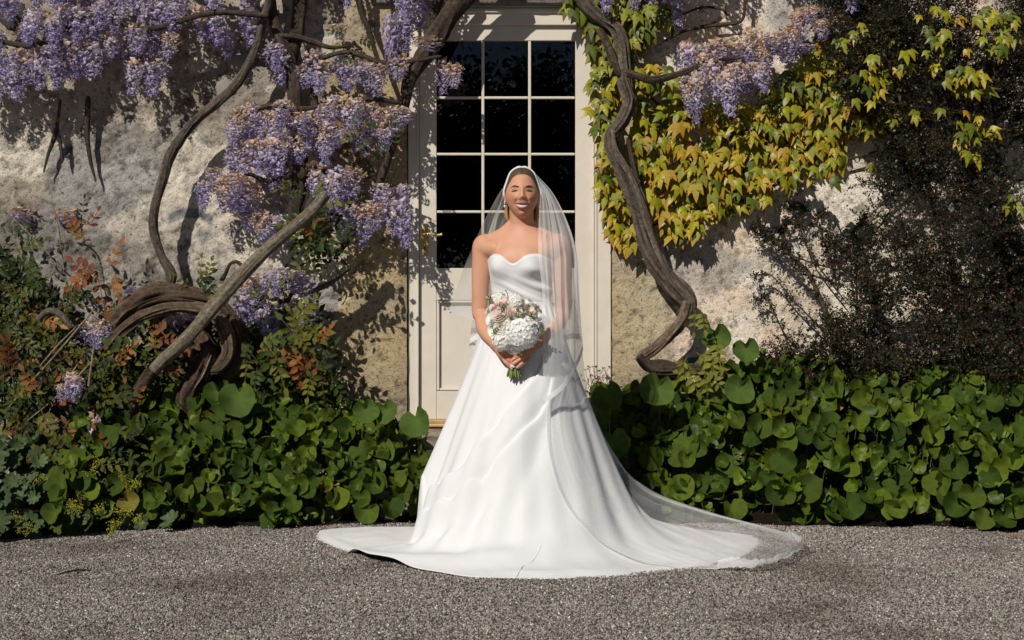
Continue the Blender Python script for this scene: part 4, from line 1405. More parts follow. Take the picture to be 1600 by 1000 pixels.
for k, pts in enumerate(boughs):
    big = k < 4
    Y0 = 7.5 if big else 7.58
    p, r = px_path([(a, b, (11 - 9 * i / len(pts)) if big else 3.0 - 2.0 * i / len(pts)) for i, (a, b) in enumerate(pts)], Y0)
    tube(tw, p, r, 6, (0.07, 0.05, 0.035), (0.16, 0.12, 0.09), step=0.03, lump=0.2, seed=k)
    q = catmull(p, 26 if not big else 50)
    for i in range(2 if not big else 14, len(q)):
        for m in range(2 if not big else 3):
            if not big and R.random() < 0.35:
                continue
            t = q[min(i + 1, len(q) - 1)] - q[i - 1]
            t = t / (np.linalg.norm(t) + 1e-9)
            s = np.cross(t, (0, 1, 0)) * R.choice((-1, 1))
            d = t * R.uniform(0.3, 1.0) + s * R.uniform(0.3, 1.0) + np.array([0, R.uniform(-0.5, 0.3), 0])
            cot_twig(q[i] + np.array([0, R.uniform(-0.02, 0.03), 0]), d, R.uniform(0.02, 0.055), 1.0, 0.30)
V = np.concatenate(lv)
N = len(lv)
T = (np.arange(N)[:, None, None] * 4 + np.array([[0, 1, 2], [0, 2, 3]])[None]).reshape(-1, 3)
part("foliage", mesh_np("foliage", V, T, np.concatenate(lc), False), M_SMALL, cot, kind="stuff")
part("branch", tw.mesh("branches"), M_BARK, cot, kind="stuff")

# ------------------------------------------------------------------ fleabane by the right door jamb
flea = thing("fleabane", "wispy fleabane with tiny pink and white daisies by the right door jamb", "plant", (0.45, 7.35, 0.3))
mb = MB(); fl = MB()
for k in range(34):
    b0 = P(935 + R.gauss(0, 10), 640, 7.35)
    e = P(934 + R.gauss(0, 17), R.uniform(572, 615), 7.33 + R.uniform(-0.06, 0.06))
    tube(mb, [b0, (b0 + e) / 2 + np.array([R.gauss(0, .02), 0, 0.01]), e], 0.0014, 4, (0.10, 0.10, 0.04), step=0.05)
    cc = (0.75, 0.68, 0.64) if R.random() < 0.55 else (0.45, 0.12, 0.12)
    n = 8
    rad = R.uniform(0.006, 0.011)
    tl = Vector((R.gauss(0, .4), -0.6, 1)).normalized()
    u = tl.orthogonal().normalized(); v = tl.cross(u)
    ring = [np.array(e) + np.array(u * math.cos(2 * math.pi * i / n) + v * math.sin(2 * math.pi * i / n)) * rad for i in range(n)]
    fl.add(ring + [np.array(e) + np.array(tl) * 0.004], None, [(i, (i + 1) % n, n) for i in range(n)], cc)
    for q in range(5):
        c = b0 + (e - b0) * R.random() + np.array([R.gauss(0, .01), R.gauss(0, .01), 0])
        d = np.array([R.gauss(0, 1), R.gauss(-.5, 1), R.gauss(0.3, 1)]); d = d / np.linalg.norm(d) * 0.018
        w = np.cross(d, (0, 1, 0.3)) * 0.16
        mb.add([c, c + d * .5 + w, c + d, c + d * .5 - w], None, [(0, 1, 2), (0, 2, 3)], (0.07, 0.09, 0.03))
part("stalks", mb.mesh("stalks"), M_LEAF, flea, kind="stuff")
part("daisies", fl.mesh("daisies"), M_PETAL, flea, kind="stuff")

# ------------------------------------------------------------------ fallen blossom and litter
mb = MB()
def crumb_petal(c, s, col):
    d = np.array([R.gauss(0, 1), R.gauss(0, 1), R.gauss(0, .6)]); d /= np.linalg.norm(d)
    w = np.cross(d, (R.gauss(0, .3), -0.4, 1)); w /= np.linalg.norm(w)
    mb.add([c, c + (d + w * .6) * s, c + d * s * 2 + np.array([0, 0, s * .5]), c + (d - w * .6) * s], None, [(0, 1, 2), (0, 2, 3)], col)
spots = [(432, 690), (500, 742), (540, 640), (530, 630), (420, 625), (665, 700), (470, 610), (1085, 645), (1145, 665), (1120, 700), (1165, 715), (1270, 660), (1310, 640), (1350, 620), (1420, 655), (1490, 640), (1560, 590), (1380, 700), (1240, 690), (1205, 630), (1230, 600), (1330, 600), (1420, 590), (255, 630), (200, 650)]
for (px, py) in spots:
    for k in range(R.randrange(5, 14)):
        v = np.clip((820 - py) / 220, 0, 1)
        Y = 6.78 + 0.62 * v
        c = P(px + R.gauss(0, 9), py + R.gauss(0, 5), Y)
        crumb_petal(c, R.uniform(0.004, 0.009), np.array(R.choice([(0.55, 0.36, 0.28), (0.62, 0.52, 0.5), (0.5, 0.46, 0.6), (0.45, 0.26, 0.16)])))
for k in range(150):
    x = R.uniform(-2.4, 2.6); Y = float(bed_front(x)) - R.random() ** 2 * 0.5 + 0.1
    crumb_petal(np.array([x, Y, 0.012]), R.uniform(0.004, 0.008), np.array(R.choice([(0.45, 0.3, 0.22), (0.6, 0.55, 0.55), (0.35, 0.22, 0.12)])))
o = bpy.data.objects.new("fallen_petals", mb.mesh("fallen_petals"))
COL.objects.link(o); o.data.materials.append(M_PETAL)
o["kind"] = "stuff"; o["label"] = "scattered faded wisteria petals on leaves and gravel"
# one orange leaf and a dark twig on the gravel
mb = MB()
V, T, C = SPR_T[0]
c = ground_at(1578, 843)
vv, tt, cc = [], [], []
leaflet(vv, tt, cc, (0, 0, 0), (0.9, -0.4, 0.15), (0.4, 0.9, 0.1), (0, -0.1, 1), 0.055, 0.03, (0.5, 0.17, 0.05))
leaflet(vv, tt, cc, (0.01, 0, 0), (-0.9, 0.2, 0.25), (0.2, 0.9, 0.1), (0, -0.1, 1), 0.03, 0.02, (0.5, 0.2, 0.06))
me = mesh_np("fallen_leaf", np.array(vv) + c + np.array([0, 0, 0.014]), np.array(tt), np.array(cc))
thing("fallen_leaf", "single orange dead leaf lying on the gravel at right", "leaf", mesh=me, mat=M_PETAL)
mb = MB()
a, b_ = ground_at(85, 902), ground_at(142, 894)
tube(mb, [a + np.array([0, 0, .008]), (a + b_) / 2 + np.array([0, 0.02, .014]), b_ + np.array([0, 0, .008])], [0.002, 0.004, 0.003], 6, (0.05, 0.035, 0.025), (0.1, 0.07, 0.05), step=0.02, lump=0.3)
thing("twig", "thin dark twig lying on the gravel at left", "twig", mesh=mb.mesh("twig"), mat=M_BARK)

# ------------------------------------------------------------------ the bride
bride = thing("person", "bride in strapless white satin gown and long veil before the door", "person", (BX, BY, 0))
OFF = np.array([BX, BY, 0.0])
PSI = math.radians(17)                      # the trunk is turned a little to the picture's left
FV = np.array([-math.sin(PSI), -math.cos(PSI)])
RV = np.array([math.cos(PSI), -math.sin(PSI)])
TZ = [0.80, 0.90, 1.0, 1.06, 1.11, 1.2, 1.28, 1.33, 1.365, 1.392, 1.412, 1.435]
TA = [.160, .170, .150, .130, .124, .134, .147, .160, .166, .136, .094, .062]
TB = [.115, .120, .106, .096, .092, .098, .104, .098, .082, .068, .060, .056]


def torso_r(phi, z):
    a, b = np.interp(z, TZ, TA), np.interp(z, TZ, TB)
    r = 1 / np.sqrt((np.sin(phi) / a) ** 2 + (np.cos(phi) / b) ** 2)
    for s in (-1, 1):
        r = r + 0.036 * np.exp(-((phi - s * 0.56) / 0.42) ** 2 - ((z - 1.245) / 0.048) ** 2) + 0.012 * np.exp(-((phi - s * 0.5) / 0.4) ** 2 - ((z - 1.30) / 0.04) ** 2)
    return r


def torso_p(phi, z, off=0.0):
    r = torso_r(phi, z) + off
    w = 1 - sstep(1.38, 1.43, z)
    cx = np.cos(phi) * r; sx = np.sin(phi) * r
    return np.stack([FV[0] * cx + RV[0] * sx, FV[1] * cx + RV[1] * sx + 0.012 + 0 * cx, z + 0 * cx], -1)


SKIN = np.array((0.545, 0.285, 0.182))
HC = np.array([0.002, -0.014, 1.576])       # head centre
_ta = math.radians(-7)
TILT = np.array([[1, 0, 0], [0, math.cos(_ta), -math.sin(_ta)], [0, math.sin(_ta), math.cos(_ta)]])


def HT(p):
    """the head is lifted a little towards the sun"""
    return np.asarray(p) @ TILT.T



def g2(x, z, cx, cz, sx, sz):
    return np.exp(-((x - cx) / sx) ** 2 - ((z - cz) / sz) ** 2)


def head_pts(d):
    """d (...,3) unit directions -> head surface, local to HC; face to -Y"""
    p = d * np.array([0.0725, 0.092, 0.1155])
    x, y, z = p[..., 0].copy(), p[..., 1].copy(), p[..., 2].copy()
    x = x * (1 - 0.05 * sstep(0.01, 0.06, z) + 0.16 * sstep(0.06, 0.112, z))
    jaw = sstep(-0.015, -0.125, z)
    x = x * (1 - 0.25 * jaw)
    front = sstep(0.02, -0.04, y)
    y = np.where(y < 0, y * (1 - 0.05 * sstep(0.0, 0.09, z)), y)
    back = sstep(0.0, 0.04, y)
    y = y * (1 + 0.10 * back * sstep(-0.04, 0.04, z)) * (1 - 0.35 * back * sstep(-0.03, -0.1, z))
    y = y - 0.014 * front * jaw                       # chin forward
    x = x * (1 + 0.035 * g2(z, 0, -0.012, 0, 0.03, 1))  # cheekbones
    dy = 0
    for s in (-1, 1):
        dy = dy - 0.0085 * g2(x, z, s * 0.031, 0.006, 0.017, 0.0105)
        dy = dy + 0.0035 * g2(x, z, s * 0.030, 0.023, 0.020, 0.007)
        dy = dy + 0.0085 * g2(x, z, s * 0.037, -0.030, 0.016, 0.014)
        dy = dy + 0.006 * g2(x, z, s * 0.0125, -0.034, 0.006, 0.006)
        dy = dy - 0.0085 * np.exp(-((np.abs(x) * 1.0 - (0.020 + 0.45 * np.clip(-0.034 - z, 0, 0.05))) / 0.0055) ** 2 - ((z + 0.046) / 0.014) ** 2) * (x * s > 0)
        dy = dy + 0.0045 * g2(x, z, s * 0.031, 0.009, 0.012, 0.005)
    ridge = np.interp(z, [-0.045, -0.036, -0.028, 0.0, 0.018, 0.03], [0, 0.010, 0.021, 0.010, 0.005, 0.0])
    dy = dy + ridge * np.exp(-(x / (0.0085 + 0.004 * sstep(0.0, -0.03, z))) ** 2)
    dy = dy - 0.0055 * g2(x, z, 0, -0.062, 0.025, 0.0075)
    dy = dy + 0.0035 * g2(x, z, 0, -0.049, 0.02, 0.005) + 0.0045 * g2(x, z, 0, -0.0745, 0.018, 0.0055)
    dy = dy - 0.004 * g2(x, z, 0, -0.085, 0.015, 0.005) + 0.007 * g2(x, z, 0, -0.100, 0.017, 0.011)
    y = y - dy * front
    return np.stack([x, y, z], -1)


def head_grid(nu=168, nv=128):
    th = np.linspace(0.0, math.pi, nv)
    ph = np.linspace(0, 2 * math.pi, nu, endpoint=False)
    d = np.stack([np.sin(th)[:, None] * np.sin(ph)[None], -np.sin(th)[:, None] * np.cos(ph)[None], np.cos(th)[:, None] + 0 * ph[None]], -1)
    return head_pts(d)


HG = head_grid()
HFRONT = HG.reshape(-1, 3)
HFRONT = HFRONT[HFRONT[:, 1] < 0]


def face_y(x, z):
    d = (HFRONT[:, 0] - x) ** 2 + (HFRONT[:, 2] - z) ** 2
    i = np.argsort(d)[:4]
    w = 1 / (d[i] + 1e-7)
    return float((HFRONT[i, 1] * w).sum() / w.sum())


HAND_AX = np.array([-0.034, -0.262])        # the bouquet handle, seen from above


def hand_pieces(mb, s, wrist):
    """fingers closing round the handle from side s (-1 picture left, +1 right)"""
    rad0 = 0.031 if s < 0 else 0.046
    ztop = 0.905 if s < 0 else 0.912
    pc = np.array([HAND_AX[0] + s * 0.050, HAND_AX[1] + 0.008, 0.872])
    ax = wrist - pc
    n = np.linalg.norm(ax)
    tube(mb, [wrist + ax / n * 0.02, wrist, wrist - ax * 0.35, pc + np.array([0, 0, .004]), pc + np.array([-s * 0.012, -0.014, -0.004])], [0.022, 0.0215, 0.027, 0.031, 0.024], 14, flat=0.82, step=0.008)
    for f in range(4):
        L = (1.45, 1.62, 1.52, 1.22)[f]
        z0 = ztop - 0.0175 * f
        pts, rr = [], []
        for t in np.linspace(0, 1, 7):
            ang = (math.pi if s < 0 else 0.0) + (-s) * -1 * 0
            a = (math.pi + 0.15 + L * t) if s < 0 else (-0.15 - L * t)
            k = rad0 * (1.25 - 0.25 * t) + 0.004 * math.sin(t * math.pi * 2)
            pts.append([HAND_AX[0] + math.cos(a) * k * 1.12, HAND_AX[1] + math.sin(a) * k, z0 - 0.042 * t - 0.008 * t * t])
            rr.append(0.0092 - 0.0026 * t + (0.0008 if abs(t - 0.45) < 0.1 else 0))
        tube(mb, pts, rr, 10, step=0.004)
    # thumb leaves the side of the palm and lies up along the handle
    b0 = pc + np.array([-s * 0.004, 0.004, 0.012])
    tube(mb, [b0, b0 + np.array([-s * 0.018, -0.012, 0.022]), b0 + np.array([-s * 0.032, -0.020, 0.030]), b0 + np.array([-s * 0.045, -0.022, 0.034])], [0.013, 0.0115, 0.010, 0.007], 10, step=0.005)


def build_body():
    mb = MB()
    phi = np.linspace(-math.pi, math.pi, 72, endpoint=False)
    zs = np.concatenate([np.linspace(0.80, 1.36, 46), np.linspace(1.37, 1.435, 12)])
    G = np.stack([torso_p(phi, np.full(72, z)) for z in zs])
    mb.grid(G, (1, 1, 1), wrap=True)
    for ring in (G[0], G[-1]):
        mb.add(np.concatenate([ring, ring.mean(0)[None]]), None, [(i, (i + 1) % 72, 72) for i in range(72)])
    # neck and trapezius
    tube(mb, [(0, 0.018, 1.34), (0, 0.016, 1.41), (0, 0.010, 1.46), (0, 0.004, 1.53)], [0.070, 0.0575, 0.054, 0.056], 28, step=0.01)
    for s in (-1, 1):
        tube(mb, [(s * 0.02, 0.024, 1.445), (s * 0.075, 0.022, 1.402), (s * 0.135, 0.014 - s * .03, 1.374), (s * 0.165, 0.008 - s * .04, 1.352)], [0.040, 0.036, 0.034, 0.042], 18, step=0.01)
        # collar bones
        tube(mb, [(s * 0.018 + FV[0] * 0.06, FV[1] * 0.058, 1.378), (s * 0.075, -0.050 - s * .012, 1.388), (s * 0.14, -0.012 - s * .035, 1.386)], [0.0025, 0.003, 0.002], 8, step=0.01)
    # fullness between chest and shoulder
    for s in (-1, 1):
        tube(mb, [(s * 0.09, -0.045 - s * .02, 1.335), (s * 0.135, -0.030 - s * .035, 1.335), (s * 0.172, -0.006 - s * .04, 1.335), (s * 0.176, 0.0 - s * .04, 1.30)], [0.036, 0.040, 0.042, 0.034], 16, step=0.01)
    # arms
    for s in (-1, 1):
        dy = -s * 0.04
        wrist = np.array([-0.110, -0.185, 0.900]) if s < 0 else np.array([0.052, -0.195, 0.905])
        sh = np.array([s * 0.172, 0.008 + dy, 1.352])
        up = np.array([s * 0.184, 0.012 + dy * .8, 1.22])
        el = np.array([s * 0.190, 0.022 + dy * .4, 1.045])
        el2 = el + np.array([-s * 0.012, -0.022, -0.018])
        fm = (el2 * 0.62 + wrist * 0.38) + np.array([s * 0.012, 0.0, -0.008])
        tube(mb, [sh + np.array([-s * 0.03, 0, 0.012]), sh, (sh * .55 + up * .45), up, (up * .5 + el * .5), el, el2, fm, wrist * .7 + fm * .3, wrist],
             [0.040, 0.0495, 0.0470, 0.0435, 0.0385, 0.0345, 0.035, 0.0355, 0.026, 0.0225], 24, step=0.01)
        hand_pieces(mb, s, wrist)
    # head and ears
    mb.grid(HT(HG) + HC, (1, 1, 1), wrap=True)
    for s in (-1, 1):
        ellipsoid(mb, HC + np.array([s * 0.0755, 0.012, -0.004]), (0.009, 0.016, 0.029), 14, 10)
        ellipsoid(mb, HC + np.array([s * 0.072, 0.006, -0.026]), (0.008, 0.010, 0.012), 12, 8)
    # legs and feet inside the gown
    for s in (-1, 1):
        tube(mb, [(s * 0.085, 0.01, 0.88), (s * 0.09, 0.0, 0.70), (s * 0.085, 0.0, 0.48), (s * 0.085, 0.02, 0.30), (s * 0.08, 0.02, 0.10), (s * 0.08, 0.02, 0.07)], [0.088, 0.078, 0.055, 0.052, 0.036, 0.036], 18, step=0.03)
        tube(mb, [(s * 0.08, 0.05, 0.06), (s * 0.082, -0.02, 0.055), (s * 0.085, -0.11, 0.028), (s * 0.086, -0.17, 0.020)], [0.034, 0.036, 0.030, 0.018], 14, step=0.02)
    raw = mb.mesh("body_raw")
    tmp = bpy.data.objects.new("tmp_body", raw)
    COL.objects.link(tmp)
    md = tmp.modifiers.new("remesh", 'REMESH'); md.mode = 'VOXEL'; md.voxel_size = 0.0031; md.use_smooth_shade = True
    s2 = tmp.modifiers.new("smooth", 'SMOOTH'); s2.factor = 0.45; s2.iterations = 2
    dg = bpy.context.evaluated_depsgraph_get()
    me = bpy.data.meshes.new_from_object(tmp.evaluated_get(dg))
    bpy.data.objects.remove(tmp)
    bpy.data.meshes.remove(raw)
    me.name = "body"
    n = len(me.vertices)
    co = np.empty(n * 3, np.float32); me.vertices.foreach_get("co", co)
    co = co.reshape(-1, 3).astype(float)
    # soften where the arms meet the trunk
    ed = np.empty(len(me.edges) * 2, np.int32); me.edges.foreach_get("vertices", ed); ed = ed.reshape(-1, 2)
    deg_ = np.bincount(ed.ravel(), minlength=n)[:, None]
    wv = (sstep(1.10, 1.18, co[:, 2]) * sstep(1.455, 1.43, co[:, 2]))[:, None]
    for it in range(45):
        acc = np.zeros_like(co)
        for k in range(3):
            acc[:, k] = np.bincount(ed[:, 0], co[ed[:, 1], k], n) + np.bincount(ed[:, 1], co[ed[:, 0], k], n)
        co = co + wv * 0.6 * (acc / deg_ - co)
    # skin tone: rosier cheeks, lips, knuckles; darker brows are hair of their own
    C = np.tile(SKIN, (n, 1))
    h = (co - HC) @ TILT
    fr = (h[:, 1] < -0.03) & (h[:, 2] > -0.13) & (h[:, 2] < 0.12)
    for s in (-1, 1):
        w = g2(h[:, 0], h[:, 2], s * 0.040, -0.026, 0.017, 0.015) * fr
        C = C * (1 - 0.22 * w[:, None] * np.array([0.1, 1.0, 0.9]))
        w = g2(h[:, 0], h[:, 2], s * 0.031, 0.011, 0.016, 0.007) * fr
        C = C * (1 - 0.10 * w[:, None] * np.array([0.8, 1.0, 1.0]))
    C = C * np.where((h[:, 2] > -0.10), 0.99, 1.0)[:, None] ** np.array([1.0, 4.0, 9.0])
    handz = (co[:, 2] < 0.93) & (co[:, 1] < -0.15)
    C[handz] *= np.array([0.98, 0.84, 0.80])
    C *= (0.93 + 0.14 * fbm(co[:, 0] * 18, co[:, 1] * 18, co[:, 2] * 18, 3, 3))[:, None]
    at = me.color_attributes.new("col", 'FLOAT_COLOR', 'POINT')
    at.data.foreach_set("color", np.concatenate([C, np.ones((n, 1))], 1).astype(np.float32).ravel())
    me.vertices.foreach_set("co", (co + OFF).astype(np.float32).ravel())
    me.update()
    return me


M_SKIN, nt, b, out = new_mat("skin")
nt.links.new(attr_color(nt), b.inputs["Base Color"])
b.inputs["Roughness"].default_value = 0.52
b.inputs["Specular IOR Level"].default_value = 0.35
b.inputs["Subsurface Weight"].default_value = 0.12
b.inputs["Subsurface Radius"].default_value = (0.02, 0.008, 0.004)
b.inputs["Subsurface Scale"].default_value = 0.5
M_GLOSS = vcol_mat("moist", 0.42, 0.35, 200, (0.95, 1.05))
M_HAIR, nt, b, out = new_mat("hair")
nt.links.new(attr_color(nt), b.inputs["Base Color"])
b.inputs["Roughness"].default_value = 0.5
b.inputs["Specular IOR Level"].default_value = 0.35
body = part("body", build_body(), M_SKIN, bride)


def fp(x, z, lift=0.0):
    return HC + OFF + HT(np.array([x, face_y(x, z) - lift, z]))


# eyes, lashes, brows, lips, teeth
for s in (-1, 1):
    mb = MB()
    c = fp(s * 0.031, 0.0008, -0.0012)
    ellipsoid(mb, c, (0.0115, 0.0034, 0.0018), 16, 8, (0.22, 0.18, 0.16))
    e = part("eye", mb.mesh("eye"), M_GLOSS, bride)
    mb = MB(); ellipsoid(mb, c + np.array([0, -0.0022, 0]), (0.0050, 0.0022, 0.0019), 12, 8, (0.05, 0.035, 0.025))
    subpart("iris", mb.mesh("iris"), M_GLOSS, e)
    mb = MB()
    tube(mb, [fp(s * 0.0185, 0.0000, .001), fp(s * 0.024, 0.0026, .002), fp(s * 0.032, 0.0036, .0025), fp(s * 0.041, 0.0024, .0025), fp(s * 0.0475, -0.0008, .0015)], [0.0008, 0.0016, 0.0021, 0.0024, 0.0010], 6, (0.035, 0.02, 0.014), step=0.002)
    subpart("upper_lash", mb.mesh("upper_lash"), M_HAIR, e)
    mb = MB()
    tube(mb, [fp(s * 0.021, -0.0010, .0006), fp(s * 0.031, -0.0030, .0008), fp(s * 0.043, -0.0012, .0006)], [0.0004, 0.0007, 0.0006], 6, (0.22, 0.11, 0.075), step=0.002)
    subpart("lower_lash", mb.mesh("lower_lash"), M_HAIR, e)
    mb = MB()
    tube(mb, [fp(s * 0.0140, 0.0180, .0002), fp(s * 0.025, 0.0215, .0005), fp(s * 0.037, 0.0232, .0005), fp(s * 0.051, 0.0190, .0002)], [0.0026, 0.0036, 0.0032, 0.0010], 8, (0.07, 0.04, 0.024), step=0.003, flat=0.6)
    part("eyebrow", mb.mesh("eyebrow"), M_HAIR, bride)
    mb = MB()
    ellipsoid(mb, fp(s * 0.0075, -0.0405, -0.001), (0.0032, 0.002, 0.0018), 8, 6, (0.10, 0.04, 0.03))
    part("nostril", mb.mesh("nostril"), M_SKIN, bride)
LIP = (0.30, 0.095, 0.075)
mb = MB()
tube(mb, [fp(-0.0320, -0.0525, .0005), fp(-0.021, -0.0540, .002), fp(-0.007, -0.0545, .003), fp(0, -0.0555, .003), fp(0.007, -0.0545, .003), fp(0.021, -0.0540, .002), fp(0.0320, -0.0525, .0005)], [0.0010, 0.0020, 0.0026, 0.0024, 0.0026, 0.0020, 0.0010], 8, LIP, step=0.003)
tube(mb, [fp(-0.0315, -0.0530, .0005), fp(-0.022, -0.0685, .002), fp(-0.009, -0.0745, .003), fp(0.009, -0.0745, .003), fp(0.022, -0.0685, .002), fp(0.0315, -0.0530, .0005)], [0.0010, 0.0024, 0.0034, 0.0034, 0.0024, 0.0010], 8, LIP, step=0.003)
part("lips", mb.mesh("lips"), M_GLOSS, bride)
mb = MB()
xs = np.linspace(-0.0265, 0.0265, 57)
G = []
for j, t in enumerate(np.linspace(0, 1, 6)):
    row = []
    for x in xs:
        u = abs(x) / 0.0285
        zt, zb = -0.0560 + 0.003 * u ** 2, -0.0705 + 0.0135 * u ** 2
        z = zt + (zb - zt) * t
        tooth = 0.0012 * abs(math.sin(x / 0.0075 * math.pi))
        row.append(HC + OFF + HT(np.array([x, face_y(x * 0.6, -0.062) - 0.0015 - tooth + 0.006 * u ** 2, z])))
    G.append(row)
mb.grid(np.array(G), (0.66, 0.60, 0.53))
part("teeth", mb.mesh("teeth"), M_GLOSS, bride)

# hair drawn back to a low knot, parted in the middle
mb = MB()
naz, nel = 120, 34
az = np.linspace(-math.pi, math.pi, naz, endpoint=False)
zl = np.interp(np.abs(az), [0, 0.35, 0.8, 1.15, 1.45, 1.75, 2.2, math.pi], [0.080, 0.0795, 0.070, 0.036, 0.002, -0.03, -0.06, -0.085])
G = np.zeros((nel, naz, 3)); C = np.zeros((nel, naz, 3))
st = vnoise(az * 34, 0 * az, 0, 5); st2 = vnoise(az * 90, 0 * az, 0, 8)
for i, a in enumerate(az):
    th_end = math.acos(np.clip(zl[i] / 0.1155, -1, 1))
    th = np.linspace(0.001, th_end, nel)
    d = np.stack([np.sin(th) * math.sin(a), -np.sin(th) * math.cos(a), np.cos(th)], -1)
    p = head_pts(d)
    f = np.linspace(0, 1, nel)
    off = 0.0075 * (1 - f ** 4) + 0.0008
    off = off + 0.0016 * (st2[i] - 0.5) * f
    part_g = np.exp(-(p[:, 0] / 0.004) ** 2) * (p[:, 1] < 0.01)
    off = off - 0.002 * part_g * (1 - f ** 3)
    G[:, i] = p + d * off[:, None]
    base = np.array((0.085, 0.056, 0.033)) * (0.55 + 0.9 * st[i] * 0.6 + 0.5 * st2[i] * 0.6)
    C[:, i] = base[None] * (1 - 0.25 * part_g)[:, None]
mb.grid(HT(G) + HC + OFF, C, wrap=True)
hair = part("hair", mb.mesh("hair"), M_HAIR, bride)
mb = MB()
for k in range(26):
    a = k / 26 * 2 * math.pi
    c = HC + OFF + np.array([0.0, 0.078, -0.105])
    q = [c + np.array([math.cos(a + t * 1.6) * (0.030 + 0.034 * math.sin(t * 3.0)), -0.045 + 0.10 * t, math.sin(a + t * 1.6) * (0.022 + 0.034 * math.sin(t * 3.0)) + 0.01]) for t in np.linspace(0, 1, 6)]
    tube(mb, q, [0.008, 0.012, 0.013, 0.013, 0.010, 0.006], 8, np.array((0.27, 0.165, 0.08)) * R.uniform(0.75, 1.25), step=0.01)
for s in (-1, 1):
    for k in range(7):
        b0 = HC + OFF + np.array([s * (0.066 - 0.003 * k), 0.03 + 0.005 * k, -0.035])
        tube(mb, [b0, b0 + np.array([s * 0.004, 0.012, -0.03]), b0 + np.array([s * 0.002, 0.012, -0.062 - 0.006 * R.random()]), b0 + np.array([-s * 0.014, 0.016, -0.088])], [0.005, 0.0085, 0.009, 0.003], 7, np.array((0.34, 0.21, 0.10)) * R.uniform(0.7, 1.25), step=0.01)
part("hair_knot", mb.mesh("hair_knot"), M_HAIR, bride)

# earrings
M_PEARL, nt, b, out = new_mat("pearl")
b.inputs["Base Color"].default_value = (0.78, 0.74, 0.68, 1)
b.inputs["Roughness"].default_value = 0.18
b.inputs["Coat Weight"].default_value = 0.5
M_RING = vcol_mat("silver", 0.2, 0.5, 90, (0.9, 1.1), metal=1.0)
for s in (-1, 1):
    e = HC + OFF + np.array([s * 0.0775, -0.004, -0.032])
    mb = MB()
    ellipsoid(mb, e, (0.0034, 0.0034, 0.004), 10, 8)
    tube(mb, [e, e + np.array([0, 0, -0.012])], 0.0022, 6, step=0.005)
    ellipsoid(mb, e + np.array([0, -0.001, -0.020]), (0.0050, 0.0050, 0.0058), 14, 10)
    part("earring", mb.mesh("earring"), M_PEARL, bride)
mb = MB()
c = OFF + np.array([HAND_AX[0] + 0.030, HAND_AX[1] - 0.046, 0.868])
a = np.linspace(0, 2 * math.pi, 14)
tube(mb, np.stack([c[0] + 0.004 * np.sin(a), c[1] + 0.009 + 0.0095 * np.cos(a), c[2] + 0.0095 * np.sin(a)], 1), 0.0014, 6, (0.8, 0.78, 0.74), step=0.004)
ellipsoid(mb, c + np.array([0, -0.004, 0.004]), (0.0042, 0.0035, 0.0042), 8, 6, (0.9, 0.9, 0.9))
part("ring", mb.mesh("ring"), M_RING, bride)

# ------------------------------------------------------------------ the gown
def satin_mat(name, base, rough=0.62):
    m, nt, b, out = new_mat(name)
    n = noise_node(nt, 6, 4, 0.6)
    n2 = noise_node(nt, 420, 2, 0.5)
    r = ramp(nt, n.outputs[0], [(0.3, tuple(0.985 * v for v in base)), (0.7, base)])
    nt.links.new(r.outputs[0], b.inputs["Base Color"])
    b.inputs["Roughness"].default_value = rough
    b.inputs["Specular IOR Level"].default_value = 0.2
    b.inputs["Sheen Weight"].default_value = 0.15
    pv = bump(nt, n2.outputs[0], 0.06, 0.001, b)
    bump(nt, n.outputs[0], 0.12, 0.03, b, pv)
    return m


M_SATIN = satin_mat("white_satin", (0.66, 0.665, 0.67))
HEM = [(-.965, .40), (-.90, .07), (-.78, -.165), (-.60, -.45), (-.32, -.70), (-.043, -.815), (.21, -.785), (.47, -.70), (.74, -.55), (.95, -.30), (1.08, 0.0), (1.08, .24), (.85, .40), (.5, .44), (0, .42), (-.4, .42), (-.7, .46)]
_ha = np.array([math.atan2(y, x) for x, y in HEM]); _hr = np.array([math.hypot(x, y) for x, y in HEM])
_o = np.argsort(_ha); _ha, _hr = _ha[_o], _hr[_o]
_ha3 = np.concatenate([_ha - 2 * math.pi, _ha, _ha + 2 * math.pi]); _hr3 = np.tile(_hr, 3)
_fa = np.linspace(-math.pi, math.pi, 721)
_fr = np.interp(_fa, _ha3, _hr3)
_k = np.exp(-np.linspace(-2, 2, 13) ** 2); _k /= _k.sum()
_fr = np.convolve(np.concatenate([_fr[-13:-1], _fr, _fr[1:13]]), _k, 'same')[12:-12]


def hem_r(th): return np.interp(th, _fa, _fr) + 0.008 * np.sin(9 * th) + 0.006 * np.sin(17 * th + 1)


def wrapd(a): return (a + math.pi) % (2 * math.pi) - math.pi


def waist_r(th):
    phi = wrapd(th + math.pi / 2 + PSI)
    return torso_r(phi, np.full_like(th, 1.09)) + 0.012


def scurve(x, xp, fp):
    g = np.linspace(-180, 180, 721)
    f = np.interp(g, xp, fp)
    k = np.exp(-np.linspace(-2.2, 2.2, 37) ** 2); k /= k.sum()
    f = np.convolve(np.pad(f, 18, mode='edge'), k, 'valid')
    return np.interp(x, g, f)


